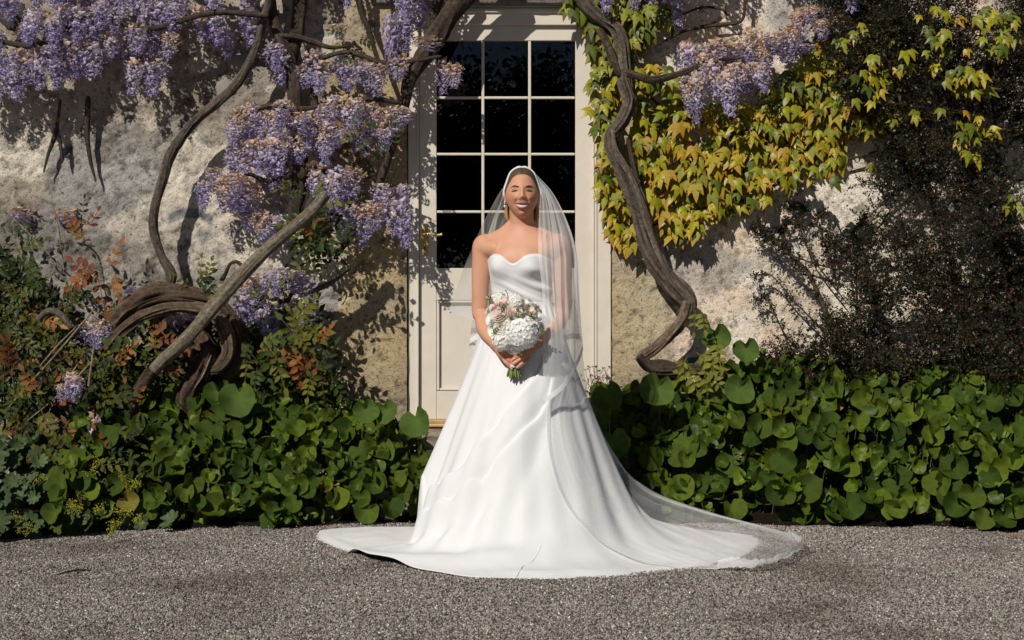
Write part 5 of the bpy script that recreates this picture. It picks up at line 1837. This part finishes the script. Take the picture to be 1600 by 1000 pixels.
def skirt_z(th, r):
    """height of the satin over the gravel, polar about the bride"""
    th = np.asarray(th, float); r = np.asarray(r, float)
    zw = 1.095
    Rh, rw = hem_r(th), waist_r(th)
    deg = np.degrees(th)
    c = np.interp(deg, [-180, -150, -110, -70, -30, 0, 30, 60, 120, 180], [.07, .08, .16, .24, .36, .46, .46, .30, .10, .07])
    rf = np.interp(deg, [-180, -150, -90, -40, 0, 60, 120, 180], [.545, .545, .56, .52, .50, .50, .50, .545])
    # soft hanging folds change how fast each line falls outwards
    t = sstep(0.14, 0.45, r)
    sw = th + 0.55 * (r - 0.12)
    amp = np.interp(deg, [-180, -130, -95, -60, 0, 60, 180], [.060, .050, .014, .014, .035, .05, .05])
    fold = np.cos(9 * sw + 0.6) * 0.6 + np.cos(14 * sw + 2.0) * 0.4 + 0.35 * np.cos(23 * sw + 0.3)
    rf = rf * (1 + amp * fold * (0.3 + 0.9 * t))
    a = zw * (1 - (r - rw) / (rf - rw))
    z = 0.5 * (a + np.sqrt(a * a + c * c))
    z0 = 0.5 * (zw + np.sqrt(zw * zw + c * c))
    aH = zw * (1 - (Rh - rw) / (rf - rw))
    zH = 0.5 * (aH + np.sqrt(aH * aH + c * c))
    q = np.clip((r - rw) / (Rh - rw), 0, 1.2)
    z = z * zw / z0 - zH * q
    # the overlapping front panel: a fold band that sweeps from the right hip to the left of the train
    ru = scurve(deg, [-180, -164, -134, -124, -106, -90, -71, -50, -30], [.475, .458, .436, .390, .325, .290, .245, .19, .15])
    rm = scurve(deg, [-180, -164, -136, -120, -108, -91, -70, -50], [.51, .488, .474, .435, .395, .352, .297, .22])
    win = sstep(-178, -166, deg) * sstep(-42, -62, deg)
    eu, em = r - ru, r - rm
    z = z + win * (0.062 * sstep(-0.022, 0.012, eu) * np.exp(-np.clip(eu, 0, 9) / 0.28) - 0.026 * np.exp(-(em / 0.010) ** 2) + 0.010 * np.exp(-((em - 0.018) / 0.012) ** 2))
    dv = np.interp(r, [.32, .35, .43, .49, .54, .64], [-66, -79, -90, -95, -96, -97])
    z = z - 0.040 * np.exp(-((deg - dv) / 6.5) ** 2) * sstep(0.31, 0.40, r) * sstep(0.64, 0.52, r)
    rb = scurve(deg, [-178, -165, -136, -122, -111, -96], [.58, .545, .525, .50, .46, .44])
    z = z - 0.030 * np.exp(-((r - rb) / 0.028) ** 2) * sstep(-180, -165, deg) * sstep(-98, -112, deg)
    rc2 = scurve(deg, [-180, -150, -120, -90, -60, -30], [.90, .76, .66, .60, .52, .44])
    z = z + 0.024 * np.exp(-((r - rc2) / 0.06) ** 2) * sstep(-182, -150, deg) * sstep(-35, -70, deg)
    # on the left the skirt hangs to the ground and the train lies flat behind it
    wl = np.clip(sstep(-158, -168, deg) + sstep(135, 150, deg), 0, 1)
    dr = sstep(0.45, 0.485, r)
    z = z * (1 - wl * dr) + wl * dr * 0.030 * (1 - sstep(0.6, 1.0, q))
    flat = sstep(0.5, 0.8, r)
    x, y = r * np.cos(th), r * np.sin(th)
    z = z + flat * (1 - sstep(0.90, 1.0, q)) * 0.030 * (fbm(x * 4.2 + 7, y * 5.0 + 3, 0, 51, 3) - 0.30)
    z = z + 0.010 * (1 - flat) * (fbm(x * 9, y * 9, 0, 55, 2) - 0.5) * t
    pl = 0.012 * np.cos(30 * th + 3 * np.sin(3 * th)) * np.exp(-((r - rw) / 0.07) ** 2) * sstep(0, 0.02, r - rw)
    return np.maximum(z + pl, 0.006 + 0.010 * (1 - sstep(0.92, 1.0, q)))


def dress_h(x, y):
    """height field in garden coordinates"""
    dx, dy = np.asarray(x) - BX, np.asarray(y) - BY
    r = np.hypot(dx, dy); th = np.arctan2(dy, dx)
    z = skirt_z(th, r)
    return np.where(r < hem_r(th), z, 0.006)


def on_dress(px, py, lift=0.012):
    Y = np.linspace(5.3, 7.2, 900)
    X = (px - 800) / F * Y; Z = CAMZ - (py - HOR) / F * Y
    hh = dress_h(X, Y)
    i = np.nonzero(Z <= hh + lift)[0]
    k = i[0] if len(i) else -1
    return np.array([X[k], Y[k], hh[k] + lift])


nth, nt_ = 720, 230
th = np.linspace(-math.pi, math.pi, nth, endpoint=False)
tt = np.concatenate([np.linspace(0, 0.35, 90)[:-1], np.linspace(0.35, 1, nt_ - 89)])
Rh, rw = hem_r(th), waist_r(th)
G = np.zeros((len(tt) + 2, nth, 3))
for j, t in enumerate(tt):
    r = rw + (Rh - rw) * t
    G[j, :, 0] = r * np.cos(th); G[j, :, 1] = r * np.sin(th); G[j, :, 2] = skirt_z(th, r)
for j, (dr, dz) in enumerate(((0.001, -0.004), (-0.03, -0.006))):
    r = Rh + dr
    G[len(tt) + j] = np.stack([r * np.cos(th), r * np.sin(th), np.maximum(0.0015, G[len(tt) - 1, :, 2] + dz)], -1)
mb = MB(); mb.grid(G + OFF, (1, 1, 1), wrap=True)
dress = part("gown", mb.mesh("gown"), M_SATIN, bride)
# bodice with sweetheart neckline and draped folds
nphi, nz_ = 150, 56
phi = np.linspace(-math.pi, math.pi, nphi, endpoint=False)
ztop = 1.266 + 0.044 * (1 - np.exp(-(phi / 0.34) ** 2)) - 0.034 * sstep(0.75, 1.6, np.abs(phi))
G = np.zeros((nz_ + 2, nphi, 3))
for j, t in enumerate(np.linspace(0, 1, nz_)):
    z = 1.055 + (ztop - 1.055) * t
    off = 0.010 + 0.006 * sstep(0.3, 0.7, t) * np.exp(-(phi / 0.35) ** 2)
    w = np.exp(-((z - 1.15) / 0.055) ** 2)
    line = z * 62 + phi * 2.6 + 0.5 * np.sin(phi * 2)
    off = off + 0.0085 * w * np.clip(np.sin(line * 1.7), -0.3, 1) * sstep(-2.0, -0.3, phi) * (0.4 + 0.6 * sstep(-0.6, 1.2, phi))
    l2 = (z - 1.30 + 0.10 * (phi - 0.2) ** 2 * 0.4) * 70 - phi * 1.2
    off = off + 0.0055 * np.sin(l2 * 1.0) * sstep(0.1, 0.9, phi) * (1 - sstep(1.4, 2.2, phi)) * np.exp(-((z - 1.235) / 0.04) ** 2)
    off = off - 0.0045 * sstep(0.965, 1.0, t) + 0.002 * np.exp(-((t - 0.95) / 0.02) ** 2)
    G[j] = torso_p(phi, z, off)
G[nz_] = torso_p(phi, ztop - 0.002, 0.0025)
G[nz_ + 1] = torso_p(phi, ztop - 0.02, 0.001)
mb = MB(); mb.grid(G + OFF, (1, 1, 1), wrap=True)
subpart("bodice", mb.mesh("bodice"), M_SATIN, dress)
# seam that runs down to the hem in front
mb = MB()
sp = []
for (px, py) in [(846, 852), (838, 868), (829, 880), (818, 884), (812, 892), (806, 903)]:
    sp.append(on_dress(px, py, 0.0005))
tube(mb, sp, 0.0016, 6, (0.55, 0.54, 0.52), step=0.008)
subpart("seam", mb.mesh("seam"), M_SATIN, dress)

# headband of folded satin
mb = MB()
q, rr = [], []
for t in np.linspace(-1.62, 1.62, 25):
    d = np.array([math.sin(t), -0.10 + 0.07 * abs(t), math.cos(t)]); d /= np.linalg.norm(d)
    p = head_pts(d) + d * 0.009
    q.append(HT(p) + HC + OFF); rr.append(0.0070 - 0.0035 * abs(t) / 1.62 - 0.003 * math.exp(-(t / 0.05) ** 2) + 0.0018 * math.exp(-((abs(t) - 0.16) / 0.1) ** 2))
tube(mb, q, rr, 12, (1, 1, 1), step=0.008, flat=0.75)
band = part("headband", mb.mesh("headband"), M_SATIN, bride)

# ------------------------------------------------------------------ the veil: two layers of tulle edged with ribbon
M_TULLE = bpy.data.materials.new("tulle"); M_TULLE.use_nodes = True
nt = M_TULLE.node_tree; nt.nodes.clear()
out = nd(nt, "ShaderNodeOutputMaterial")
tr = nd(nt, "ShaderNodeBsdfTransparent"); df = nd(nt, "ShaderNodeBsdfDiffuse"); tl = nd(nt, "ShaderNodeBsdfTranslucent")
df.inputs[0].default_value = (0.95, 0.95, 0.95, 1); tl.inputs[0].default_value = (0.95, 0.95, 0.95, 1)
m1 = nd(nt, "ShaderNodeMixShader"); m1.inputs[0].default_value = 0.4
nt.links.new(df.outputs[0], m1.inputs[1]); nt.links.new(tl.outputs[0], m1.inputs[2])
m2 = nd(nt, "ShaderNodeMixShader"); m2.inputs[0].default_value = 0.20
tn = noise_node(nt, 7, 3, 0.5)
tr_ = ramp(nt, tn.outputs[0], [(0.3, 0.32), (0.7, 0.46)])
nt.links.new(tr_.outputs[0], m2.inputs[0])
nt.links.new(tr.outputs[0], m2.inputs[1]); nt.links.new(m1.outputs[0], m2.inputs[2])
nt.links.new(m2.outputs[0], out.inputs[0])
M_RIBBON = satin_mat("ribbon", (0.74, 0.75, 0.76), 0.45)
M_RIBBON.node_tree.nodes["Principled BSDF"].inputs["Alpha"].default_value = 0.45


def loft(net, nu, nv):
    """net[level][column] -> (nv levels, nu columns, 3)"""
    A = np.array(net, float)
    B = np.stack([catmull(A[:, c], nv) for c in range(A.shape[1])], 1)
    return np.stack([catmull(B[l], nu) for l in range(nv)], 0)


def hp(alpha, back=0.0, lift=0.015):
    """point on the hair at side angle alpha (radians, 0 = crown), behind the headband"""
    d = np.array([math.sin(alpha), -0.02 + 0.07 * abs(alpha) + back, math.cos(alpha)]); d /= np.linalg.norm(d)
    return HT(head_pts(d) + d * lift) + HC + OFF


Y0 = BY
net1 = [
    [hp(-1.35), hp(-1.0), hp(-.65), hp(-.1), hp(.35), hp(.75), hp(1.1), hp(1.4)],
    [P(777, 306, Y0 + .02), P(786, 304, Y0 + .09), P(788, 308, Y0 + .13), P(815, 305, Y0 + .16), P(848, 300, Y0 + .13), P(862, 300, Y0 + .02), P(856, 305, Y0 - .04), P(844, 312, Y0 - .07)],
    [P(757, 344, Y0 + .06), P(777, 340, Y0 + .13), P(772, 345, Y0 + .18), P(815, 345, Y0 + .19), P(865, 342, Y0 + .16), P(884, 342, Y0 - .03), P(866, 345, Y0 - .10), P(842, 350, Y0 - .11)],
    [P(736, 390, Y0 + .08), P(770, 388, Y0 + .16), P(756, 392, Y0 + .20), P(815, 392, Y0 + .20), P(878, 390, Y0 + .16), P(899, 390, Y0 - .07), P(872, 395, Y0 - .15), P(842, 400, Y0 - .14)],
    [P(718, 436, Y0 + .10), P(768, 450, Y0 + .17), P(744, 460, Y0 + .22), P(815, 460, Y0 + .22), P(886, 455, Y0 + .16), P(903, 450, Y0 - .07), P(874, 462, Y0 - .18), P(848, 470, Y0 - .19)],
    [P(701, 486, Y0 + .12), P(768, 515, Y0 + .17), P(734, 541, Y0 + .24), P(815, 560, Y0 + .24), P(890, 530, Y0 + .16), P(911, 545, Y0 - .05), P(886, 600, Y0 - .28), P(848, 634, Y0 - .37)],
]
V1 = loft(net1, 220, 110)
u = np.linspace(0, 1, 220)[None, :]; v = np.linspace(0, 1, 110)[:, None]
pl = np.sin(u * 90 + 3 * np.sin(u * 9)) * 0.6 + np.sin(u * 150 + 1 + 2 * v) * 0.4
ampl = (0.004 + 0.016 * v * sstep(0.62, 0.75, u) + 0.005 * v) * (1 - 0.97 * sstep(0.70, 0.95, v))
V1[..., 1] += pl * ampl
V1[..., 0] += 0.5 * pl * ampl * np.cos(u * 40)
mb = MB(); mb.grid(V1, (1, 1, 1))
veil = part("veil", mb.mesh("veil"), M_TULLE, bride)


def ribbon(line, inward, w, lift=0.002):
    L = np.array(line); I = np.array(inward)
    d = I - L; d /= np.linalg.norm(d, axis=1)[:, None] + 1e-9
    rows = [L + d * (w * k / 3) + np.array([0, -lift, 0]) for k in range(4)]
    mb = MB(); mb.grid(np.array(rows), (1, 1, 1))
    return mb.mesh("ribbon_edge")


M_RIBBON1 = M_RIBBON.copy(); M_RIBBON1.node_tree.nodes["Principled BSDF"].inputs["Alpha"].default_value = 0.8
subpart("ribbon_edge", ribbon(V1[-1], V1[-6], 0.026), M_RIBBON1, veil)

# cathedral layer: down the back, round the right of the skirt and out over the train
def gp(px, py, z=0.012):
    Y = F * (CAMZ - z) / (py - HOR)
    return np.array([(px - 800) / F * Y, Y, z])


net2 = [
    [hp(1.3, .15, .018), hp(1.0, .2, .018), hp(.6, .3, .018), hp(.1, .4, .018)],
    [P(868, 392, Y0 + .06), P(880, 388, Y0 + .12), P(866, 392, Y0 + .22), P(830, 392, Y0 + .24)],
    [P(882, 480, Y0 - .04), P(897, 470, Y0 + .06), P(890, 480, Y0 + .22), P(840, 480, Y0 + .26)],
    [P(872, 575, Y0 - .23), P(905, 560, Y0 - .02), P(906, 560, Y0 + .20), P(850, 560, Y0 + .30)],
    [on_dress(854, 650), on_dress(893, 650), P(926, 640, Y0 + .08), P(900, 640, Y0 + .36)],
    [on_dress(862, 730), on_dress(918, 730), P(956, 710, Y0 + .08), P(960, 720, Y0 + .36)],
    [on_dress(892, 800), on_dress(960, 790), P(1000, 768, Y0 + .12), P(1020, 770, Y0 + .36)],
    [on_dress(950, 855), on_dress(1040, 830), P(1090, 803, Y0 + .14), P(1110, 803, Y0 + .36)],
    [gp(1045, 887), gp(1130, 868, .03), P(1185, 828, Y0 + .12), P(1190, 824, Y0 + .34)],
    [gp(1120, 889), gp(1196, 884, .03), gp(1254, 856, .04), gp(1230, 834, .03)],
]
V2 = loft(net2, 120, 200)
u = np.linspace(0, 1, 120)[None, :]; v = np.linspace(0, 1, 200)[:, None]
pl = np.sin(u * 46 + 2 * np.sin(u * 7) + 3 * v) * 0.6 + np.sin(u * 83 + 1 + 5 * v) * 0.4
V2[..., 2] += np.abs(pl) * 0.010 * sstep(0.35, 0.6, v)
V2[..., 1] += pl * 0.006 * (1 - sstep(0.4, 0.6, v)) * sstep(0.05, 0.2, v)
floor = dress_h(V2[..., 0], V2[..., 1]) + 0.006
wgt = sstep(0.40, 0.48, v)
V2[..., 2] = np.where((wgt > 0.5) & (V2[..., 2] < floor), floor, V2[..., 2])
V2[..., 2] = np.maximum(V2[..., 2], 0.012)
mb = MB(); mb.grid(V2, (1, 1, 1))
M_TULLE2 = M_TULLE.copy(); M_TULLE2.name = "tulle_single"
for e_, v_ in zip([n_ for n_ in M_TULLE2.node_tree.nodes if n_.type == 'VALTORGB'][0].color_ramp.elements, (0.20, 0.32)):
    e_.color = (v_, v_, v_, 1)
veil2 = part("long_veil", mb.mesh("long_veil"), M_TULLE2, bride)
i0 = 78
subpart("ribbon_edge", ribbon(V2[i0:, 0], V2[i0:, 4], 0.016, 0.003), M_RIBBON, veil2)
# the ribbon at the tail curls up off the gravel
end = V2[-1].copy()
s_ = np.linspace(0, 1, len(end))
wav = 0.5 + 0.5 * np.sin(s_ * 9.5 + 0.6)
k1 = end + np.stack([0.010 * np.sin(s_ * 9), 0 * s_, 0.006 + 0.012 * wav], -1)
k2 = k1 + np.stack([-0.006 + 0.010 * np.cos(s_ * 11), 0.004 + 0 * s_, 0.010 + 0.012 * wav], -1)
G = np.array([end, (end + k1) / 2, k1, (k1 + k2) / 2 + np.array([0.003, 0, 0]), k2])
mb = MB(); mb.grid(G, (1, 1, 1))
subpart("ribbon_edge", mb.mesh("ribbon_tail"), M_RIBBON, veil2)

# ------------------------------------------------------------------ the bouquet
HX, HY = BX + HAND_AX[0], BY + HAND_AX[1]
bq = thing("bouquet", "round bouquet of white and blush roses with green stems held in both hands", "bouquet", (HX, HY, 0.75))
M_BLOOM = plant_mat("bouquet_petal", 0.55, 0.36, 0.2, 80, (0.96, 1.06))
M_STEM = vcol_mat("flower_stem", 0.45, 0.4, 60, (0.8, 1.2))


def petal_grid(base, up, out_, w, l, cup, n=5):
    side = np.cross(up, out_); side /= np.linalg.norm(side)
    G = np.zeros((n, n, 3))
    for i, t in enumerate(np.linspace(0, 1, n)):
        for j, s in enumerate(np.linspace(-1, 1, n)):
            ww = w * (0.45 + 0.75 * math.sin(min(1, t * 0.9 + 0.1) * math.pi * 0.62)) * (1 - 0.25 * t * s * s)
            G[i, j] = base + up * l * t + side * s * ww - out_ * (cup * s * s * w) + out_ * (l * 0.42 * t ** 2.6)
    return G


def rose(seed, tint, inner):
    r_ = random.Random(seed)
    mb = MB()
    up = np.array([0, 0, 1.0])
    for L, (n, rad, ln, lean) in enumerate([(3, 0.10, 0.62, 0.02), (4, 0.22, 0.66, 0.1), (5, 0.38, 0.66, 0.25), (6, 0.55, 0.62, 0.5), (7, 0.70, 0.52, 0.85)]):
        for k in range(n):
            a = 2 * math.pi * (k + 0.5 * L) / n + r_.uniform(-0.15, 0.15)
            o = np.array([math.cos(a), math.sin(a), 0])
            u = up * math.cos(lean * 0.6) + o * math.sin(lean * 0.6)
            G = petal_grid(o * rad + np.array([0, 0, -0.15 + 0.02 * L - 0.05 * L]), u, o, rad * 0.95 + 0.16, ln * r_.uniform(0.9, 1.1), 0.55)
            f = L / 4
            C = np.asarray(inner) * (1 - f) + np.asarray(tint) * f
            mb.grid(G, C * r_.uniform(0.94, 1.04))
    me = mb.mesh("rose"); me.materials.append(M_BLOOM)
    return me


def hydrangea(seed, tint, n=150):
    r_ = random.Random(seed)
    mb = MB()
    for k in range(n):
        zc = 1 - 1.55 * (k + 0.5) / n
        a = k * 2.39996
        rr_ = math.sqrt(max(0, 1 - zc * zc))
        o = np.array([rr_ * math.cos(a), rr_ * math.sin(a), zc])
        rad = r_.uniform(0.86, 1.08)
        u = np.cross(o, (0.3, 0.2, 1)); u /= np.linalg.norm(u); v = np.cross(o, u)
        tw = r_.uniform(0, 6)
        for q in range(5):
            b = tw + q * 1.2566
            d = u * math.cos(b) + v * math.sin(b)
            e = u * math.cos(b + 1.57) + v * math.sin(b + 1.57)
            s = 0.25 * r_.uniform(0.8, 1.25)
            c = o * rad
            lift = r_.uniform(0.05, 0.45)
            mb.add([c, c + d * s * 0.6 + e * s * 0.45 + o * s * lift * .5, c + d * s + o * s * lift, c + d * s * 0.6 - e * s * 0.45 + o * s * lift * .5], None, [(0, 1, 2), (0, 2, 3)], np.asarray(tint) * r_.uniform(0.92, 1.05))
    ellipsoid(mb, (0, 0, 0), (0.84, 0.84, 0.84), 14, 10, np.asarray(tint) * 0.9)
    me = mb.mesh("blossom"); me.materials.append(M_BLOOM)
    return me


W = (0.92, 0.91, 0.86); CREAM = (0.92, 0.87, 0.76); BL = (0.92, 0.81, 0.74); PK = (0.90, 0.70, 0.64)
ROSES = [rose(1, W, CREAM), rose(2, (0.80, 0.71, 0.62), BL), rose(3, W, W), rose(4, BL, PK)]
HYD = [hydrangea(5, (0.93, 0.93, 0.90)), hydrangea(6, (0.93, 0.92, 0.88), 110)]
CB = np.array([HX + 0.004, HY + 0.015, 0.985])


def put_flower(name, me, px, py, rpx, depth=0.0):
    """flower on the dome of the bouquet"""
    px, py, rpx = 803 + (px - 803) * 0.82, 507 + (py - 505) * 0.84, rpx * 0.90
    dx, dz = (px - 803) / 357.0, -(py - 505) / 357.0
    rr_ = 0.122
    q = max(0.0, 1 - (dx * dx + dz * dz) / (rr_ * rr_))
    dy = -0.105 * math.sqrt(q) + depth
    p = np.array([HX + dx, HY + 0.01 + dy, CAMZ - (py - HOR) / F * (HY + dy)])
    p[0] = (px - 800) / F * p[1]
    nrm = Vector((dx * 1.1, dy * 1.1 - 0.02, dz * 1.0 + 0.035)).normalized()
    Rm = nrm.to_track_quat('Z', 'Y').to_matrix().to_4x4()
    part(name, me, None, bq, Matrix.Translation(Vector(p)) @ Rm @ Matrix.Rotation(R.uniform(0, 6.28), 4, 'Z') @ Matrix.Scale(rpx / 357.0, 4))


put_flower("blossom", HYD[0], 818, 520, 27, 0.0)
put_flower("blossom", HYD[1], 782, 533, 18, 0.01)
put_flower("blossom", HYD[1], 806, 545, 15, 0.015)
put_flower("blossom", HYD[1], 806, 464, 14, 0.0)
put_flower("blossom", HYD[1], 774, 459, 13, 0.02)
put_flower("blossom", HYD[1], 845, 512, 13, 0.03)
for px, py, r_, k in [(777, 486, 14, 1), (783, 509, 15, 0), (768, 472, 11, 3), (798, 481, 11, 3), (785, 466, 10, 3), (831, 481, 12, 1), (844, 490, 13, 2), (763, 494, 12, 2), (836, 503, 13, 2), (812, 492, 11, 2), (766, 515, 12, 2), (822, 468, 10, 2), (792, 497, 10, 2), (848, 477, 9, 2), (755, 480, 8, 2), (795, 456, 9, 2), (838, 467, 9, 2), (772, 528, 11, 2), (838, 530, 11, 2)]:
    put_flower("rose", ROSES[k], px, py, r_)


def bud_mesh(col):
    mb = MB()
    th = np.linspace(0, math.pi, 9); ph = np.linspace(0, 2 * math.pi, 10, endpoint=False)
    prof = np.sin(th) ** 0.9 * (1 + 0.25 * np.cos(th))
    G = np.stack([prof[:, None] * np.cos(ph)[None] * 0.5, prof[:, None] * np.sin(ph)[None] * 0.5, -np.cos(th)[:, None] + 0 * ph[None]], -1)
    mb.grid(G, col, wrap=True)
    for k in range(4):
        a = k * 1.57
        d = np.array([math.cos(a), math.sin(a), 0])
        e = np.array([-math.sin(a), math.cos(a), 0])
        mb.add([d * .2 - [0, 0, 1], d * .55 + e * .3 - [0, 0, .5], d * .75 + [0, 0, .3], d * .55 - e * .3 - [0, 0, .5]], None, [(0, 1, 2), (0, 2, 3)], (0.14, 0.19, 0.05))
    tube(mb, [(0, 0, -0.9), (0.1, 0, -2.2), (0.0, 0, -4.0)], 0.11, 5, (0.12, 0.16, 0.05), step=0.6)
    me = mb.mesh("bud"); me.materials.append(M_STEM)
    return me


BUDS = [bud_mesh((0.36, 0.36, 0.16)), bud_mesh((0.20, 0.24, 0.08)), bud_mesh((0.55, 0.5, 0.36))]
for px, py, s_px, k, dpt in [(753, 456, 5, 0, 0.0), (829, 470, 5, 1, -0.015), (810, 476, 4, 1, -0.02), (848, 479, 4, 0, 0.0), (797, 492, 6, 1, -0.03), (820, 484, 5, 0, -0.03), (760, 484, 4, 1, 0), (786, 456, 4, 2, 0), (832, 495, 6, 1, -0.02), (815, 488, 5, 0, -0.03), (842, 470, 4, 1, 0), (806, 484, 4, 2, -0.03), (756, 503, 4, 2, 0)]:
    put_flower("bud", BUDS[k], px, py, s_px, dpt)
for px, py, s_px in [(796, 503, 13), (800, 507, 12), (770, 463, 11), (823, 490, 11), (758, 468, 9), (845, 500, 11), (790, 475, 9), (760, 523, 11), (815, 478, 8), (848, 520, 11)]:
    px, py, s_px = 803 + (px - 803) * 0.78, 507 + (py - 505) * 0.8, s_px * 0.85
    dx = (px - 803) / 357.0
    p = P(px, py, HY - 0.085)
    a = R.uniform(0, 6.28)
    part("leaf_spray", SPR_M[R.randrange(6)], None, bq, frame_mat(p, (math.cos(a), -0.5, math.sin(a)), (dx, -1, 0.4), s_px / 357 * 1.6), (0.09, 0.11, 0.035))
for pts in [[(795, 470), (791, 452), (788, 446)], [(768, 470), (762, 462), (756, 456)], [(838, 480), (846, 476), (851, 480)]]:
    mb = MB()
    q = [P(803 + (a - 803) * 0.85, 507 + (b_ - 505) * 0.9, HY - 0.06) for a, b_ in pts]
    tube(mb, q, 0.0016, 5, (0.06, 0.05, 0.04), step=0.01)
    ellipsoid(mb, q[-1], (0.003, 0.003, 0.003), 8, 6, (0.05, 0.04, 0.04))
    part("stamen", mb.mesh("stamen"), M_STEM, bq)
# stems, bound with ribbon under the hands
mb = MB()
zb = CAMZ - (591 - HOR) / F * HY
for k in range(30):
    a = k * 2.39996
    rr_ = 0.0235 * math.sqrt((k + .5) / 30)
    top = np.array([HX + rr_ * 0.9 * math.cos(a), HY + rr_ * 0.9 * math.sin(a), 0.93])
    bot = np.array([HX + rr_ * 1.5 * math.cos(a), HY + rr_ * 1.4 * math.sin(a), zb + R.uniform(-0.004, 0.012)])
    mid = np.array([HX + rr_ * 0.85 * math.cos(a), HY + rr_ * .85 * math.sin(a), 0.83])
    tube(mb, [top, mid, bot], 0.0046, 7, np.array((0.14, 0.20, 0.05)) * R.uniform(0.7, 1.4), step=0.02)
part("stems", mb.mesh("stems"), M_STEM, bq)
mb = MB()
for z0 in (0.822, 0.834, 0.846):
    a = np.linspace(0, 2 * math.pi, 26)
    tube(mb, np.stack([HX + 0.0275 * np.cos(a), HY + 0.0275 * np.sin(a), z0 + 0.003 * np.sin(a + z0 * 99)], 1), 0.0075, 8, (1, 1, 1), step=0.006)
part("ribbon_wrap", mb.mesh("ribbon_wrap"), M_SATIN, bq)

# ------------------------------------------------------------------ trees across the drive, seen mirrored in the panes
M_TREE = plant_mat("tree_leaf", 0.5, 0.15, 0.3, 3, (0.6, 1.3))


def tree(x, y, h, w, seed):
    r_ = random.Random(seed)
    tall = "tall" if h > 10 else "lower"
    t = thing("tree", "", "tree", (x, y, 0), "trees across the drive behind the viewer")
    mb = MB()
    tube(mb, [(x, y, -0.1), (x + 0.1, y, h * 0.25), (x + r_.uniform(-.4, .4), y, h * 0.55), (x, y, h * 0.9)], [0.32, 0.25, 0.16, 0.04], 12, (0.06, 0.045, 0.035), (0.14, 0.11, 0.08), ridge=0.15, step=0.25)
    for k in range(9):
        z0 = h * r_.uniform(0.25, 0.7); a = r_.uniform(0, 6.28); L = w * r_.uniform(0.5, 0.85)
        tube(mb, [(x, y, z0), (x + math.cos(a) * L * .5, y + math.sin(a) * L * .5, z0 + h * .08), (x + math.cos(a) * L, y + math.sin(a) * L, z0 + h * .2)], [0.11, 0.07, 0.02], 7, (0.07, 0.05, 0.04), step=0.3)
    part("trunk", mb.mesh("trunk"), M_BARK, t)
    n = 26000
    rg = np.random.default_rng(seed)
    cl = rg.normal(size=(46, 3)); cl /= np.linalg.norm(cl, axis=1)[:, None]
    cl *= rg.random((46, 1)) ** 0.4
    ctr = cl * np.array([w, w, h * 0.40]) * 0.85 + np.array([x, y, h * 0.58])
    c = ctr[rg.integers(0, 46, n)] + rg.normal(size=(n, 3)) * np.array([1.0, 1.0, 0.95])
    c[:, 2] = np.maximum(c[:, 2], 0.9)
    o = rg.normal(size=(n, 3)); o /= np.linalg.norm(o, axis=1)[:, None]
    q = np.cross(o, rg.normal(size=(n, 3))); q /= np.linalg.norm(q, axis=1)[:, None]
    s = rg.uniform(0.12, 0.23, (n, 1))
    V = np.stack([c, c + o * s + q * s * .5, c + o * s * 2, c + o * s - q * s * .5], 1).reshape(-1, 3)
    T = (np.arange(n)[:, None, None] * 4 + np.array([[0, 1, 2], [0, 2, 3]])[None]).reshape(-1, 3)
    C = np.repeat(np.array((0.020, 0.028, 0.010)) * rg.uniform(0.6, 1.3, (n, 1)), 4, 0)
    part("crown", mesh_np("crown", V, T, C, False), M_TREE, t, kind="stuff")
    return t


for k, (x, y, h, w, lb) in enumerate([(-22, -40, 23, 7.5, "tall dark tree across the drive, far left of the mirrored row"), (-11, -42, 19, 6.5, "dark round tree across the drive, second in the mirrored row"), (-1.0, -46, 11.5, 5.5, "low tree in the middle of the mirrored row across the drive"), (9, -41, 21, 6.5, "broad dark tree across the drive, fourth in the mirrored row"), (20, -42, 24, 7.5, "tall dark tree across the drive, far right of the mirrored row")]):
    tree(x, y, h, w, 70 + k)["label"] = lb
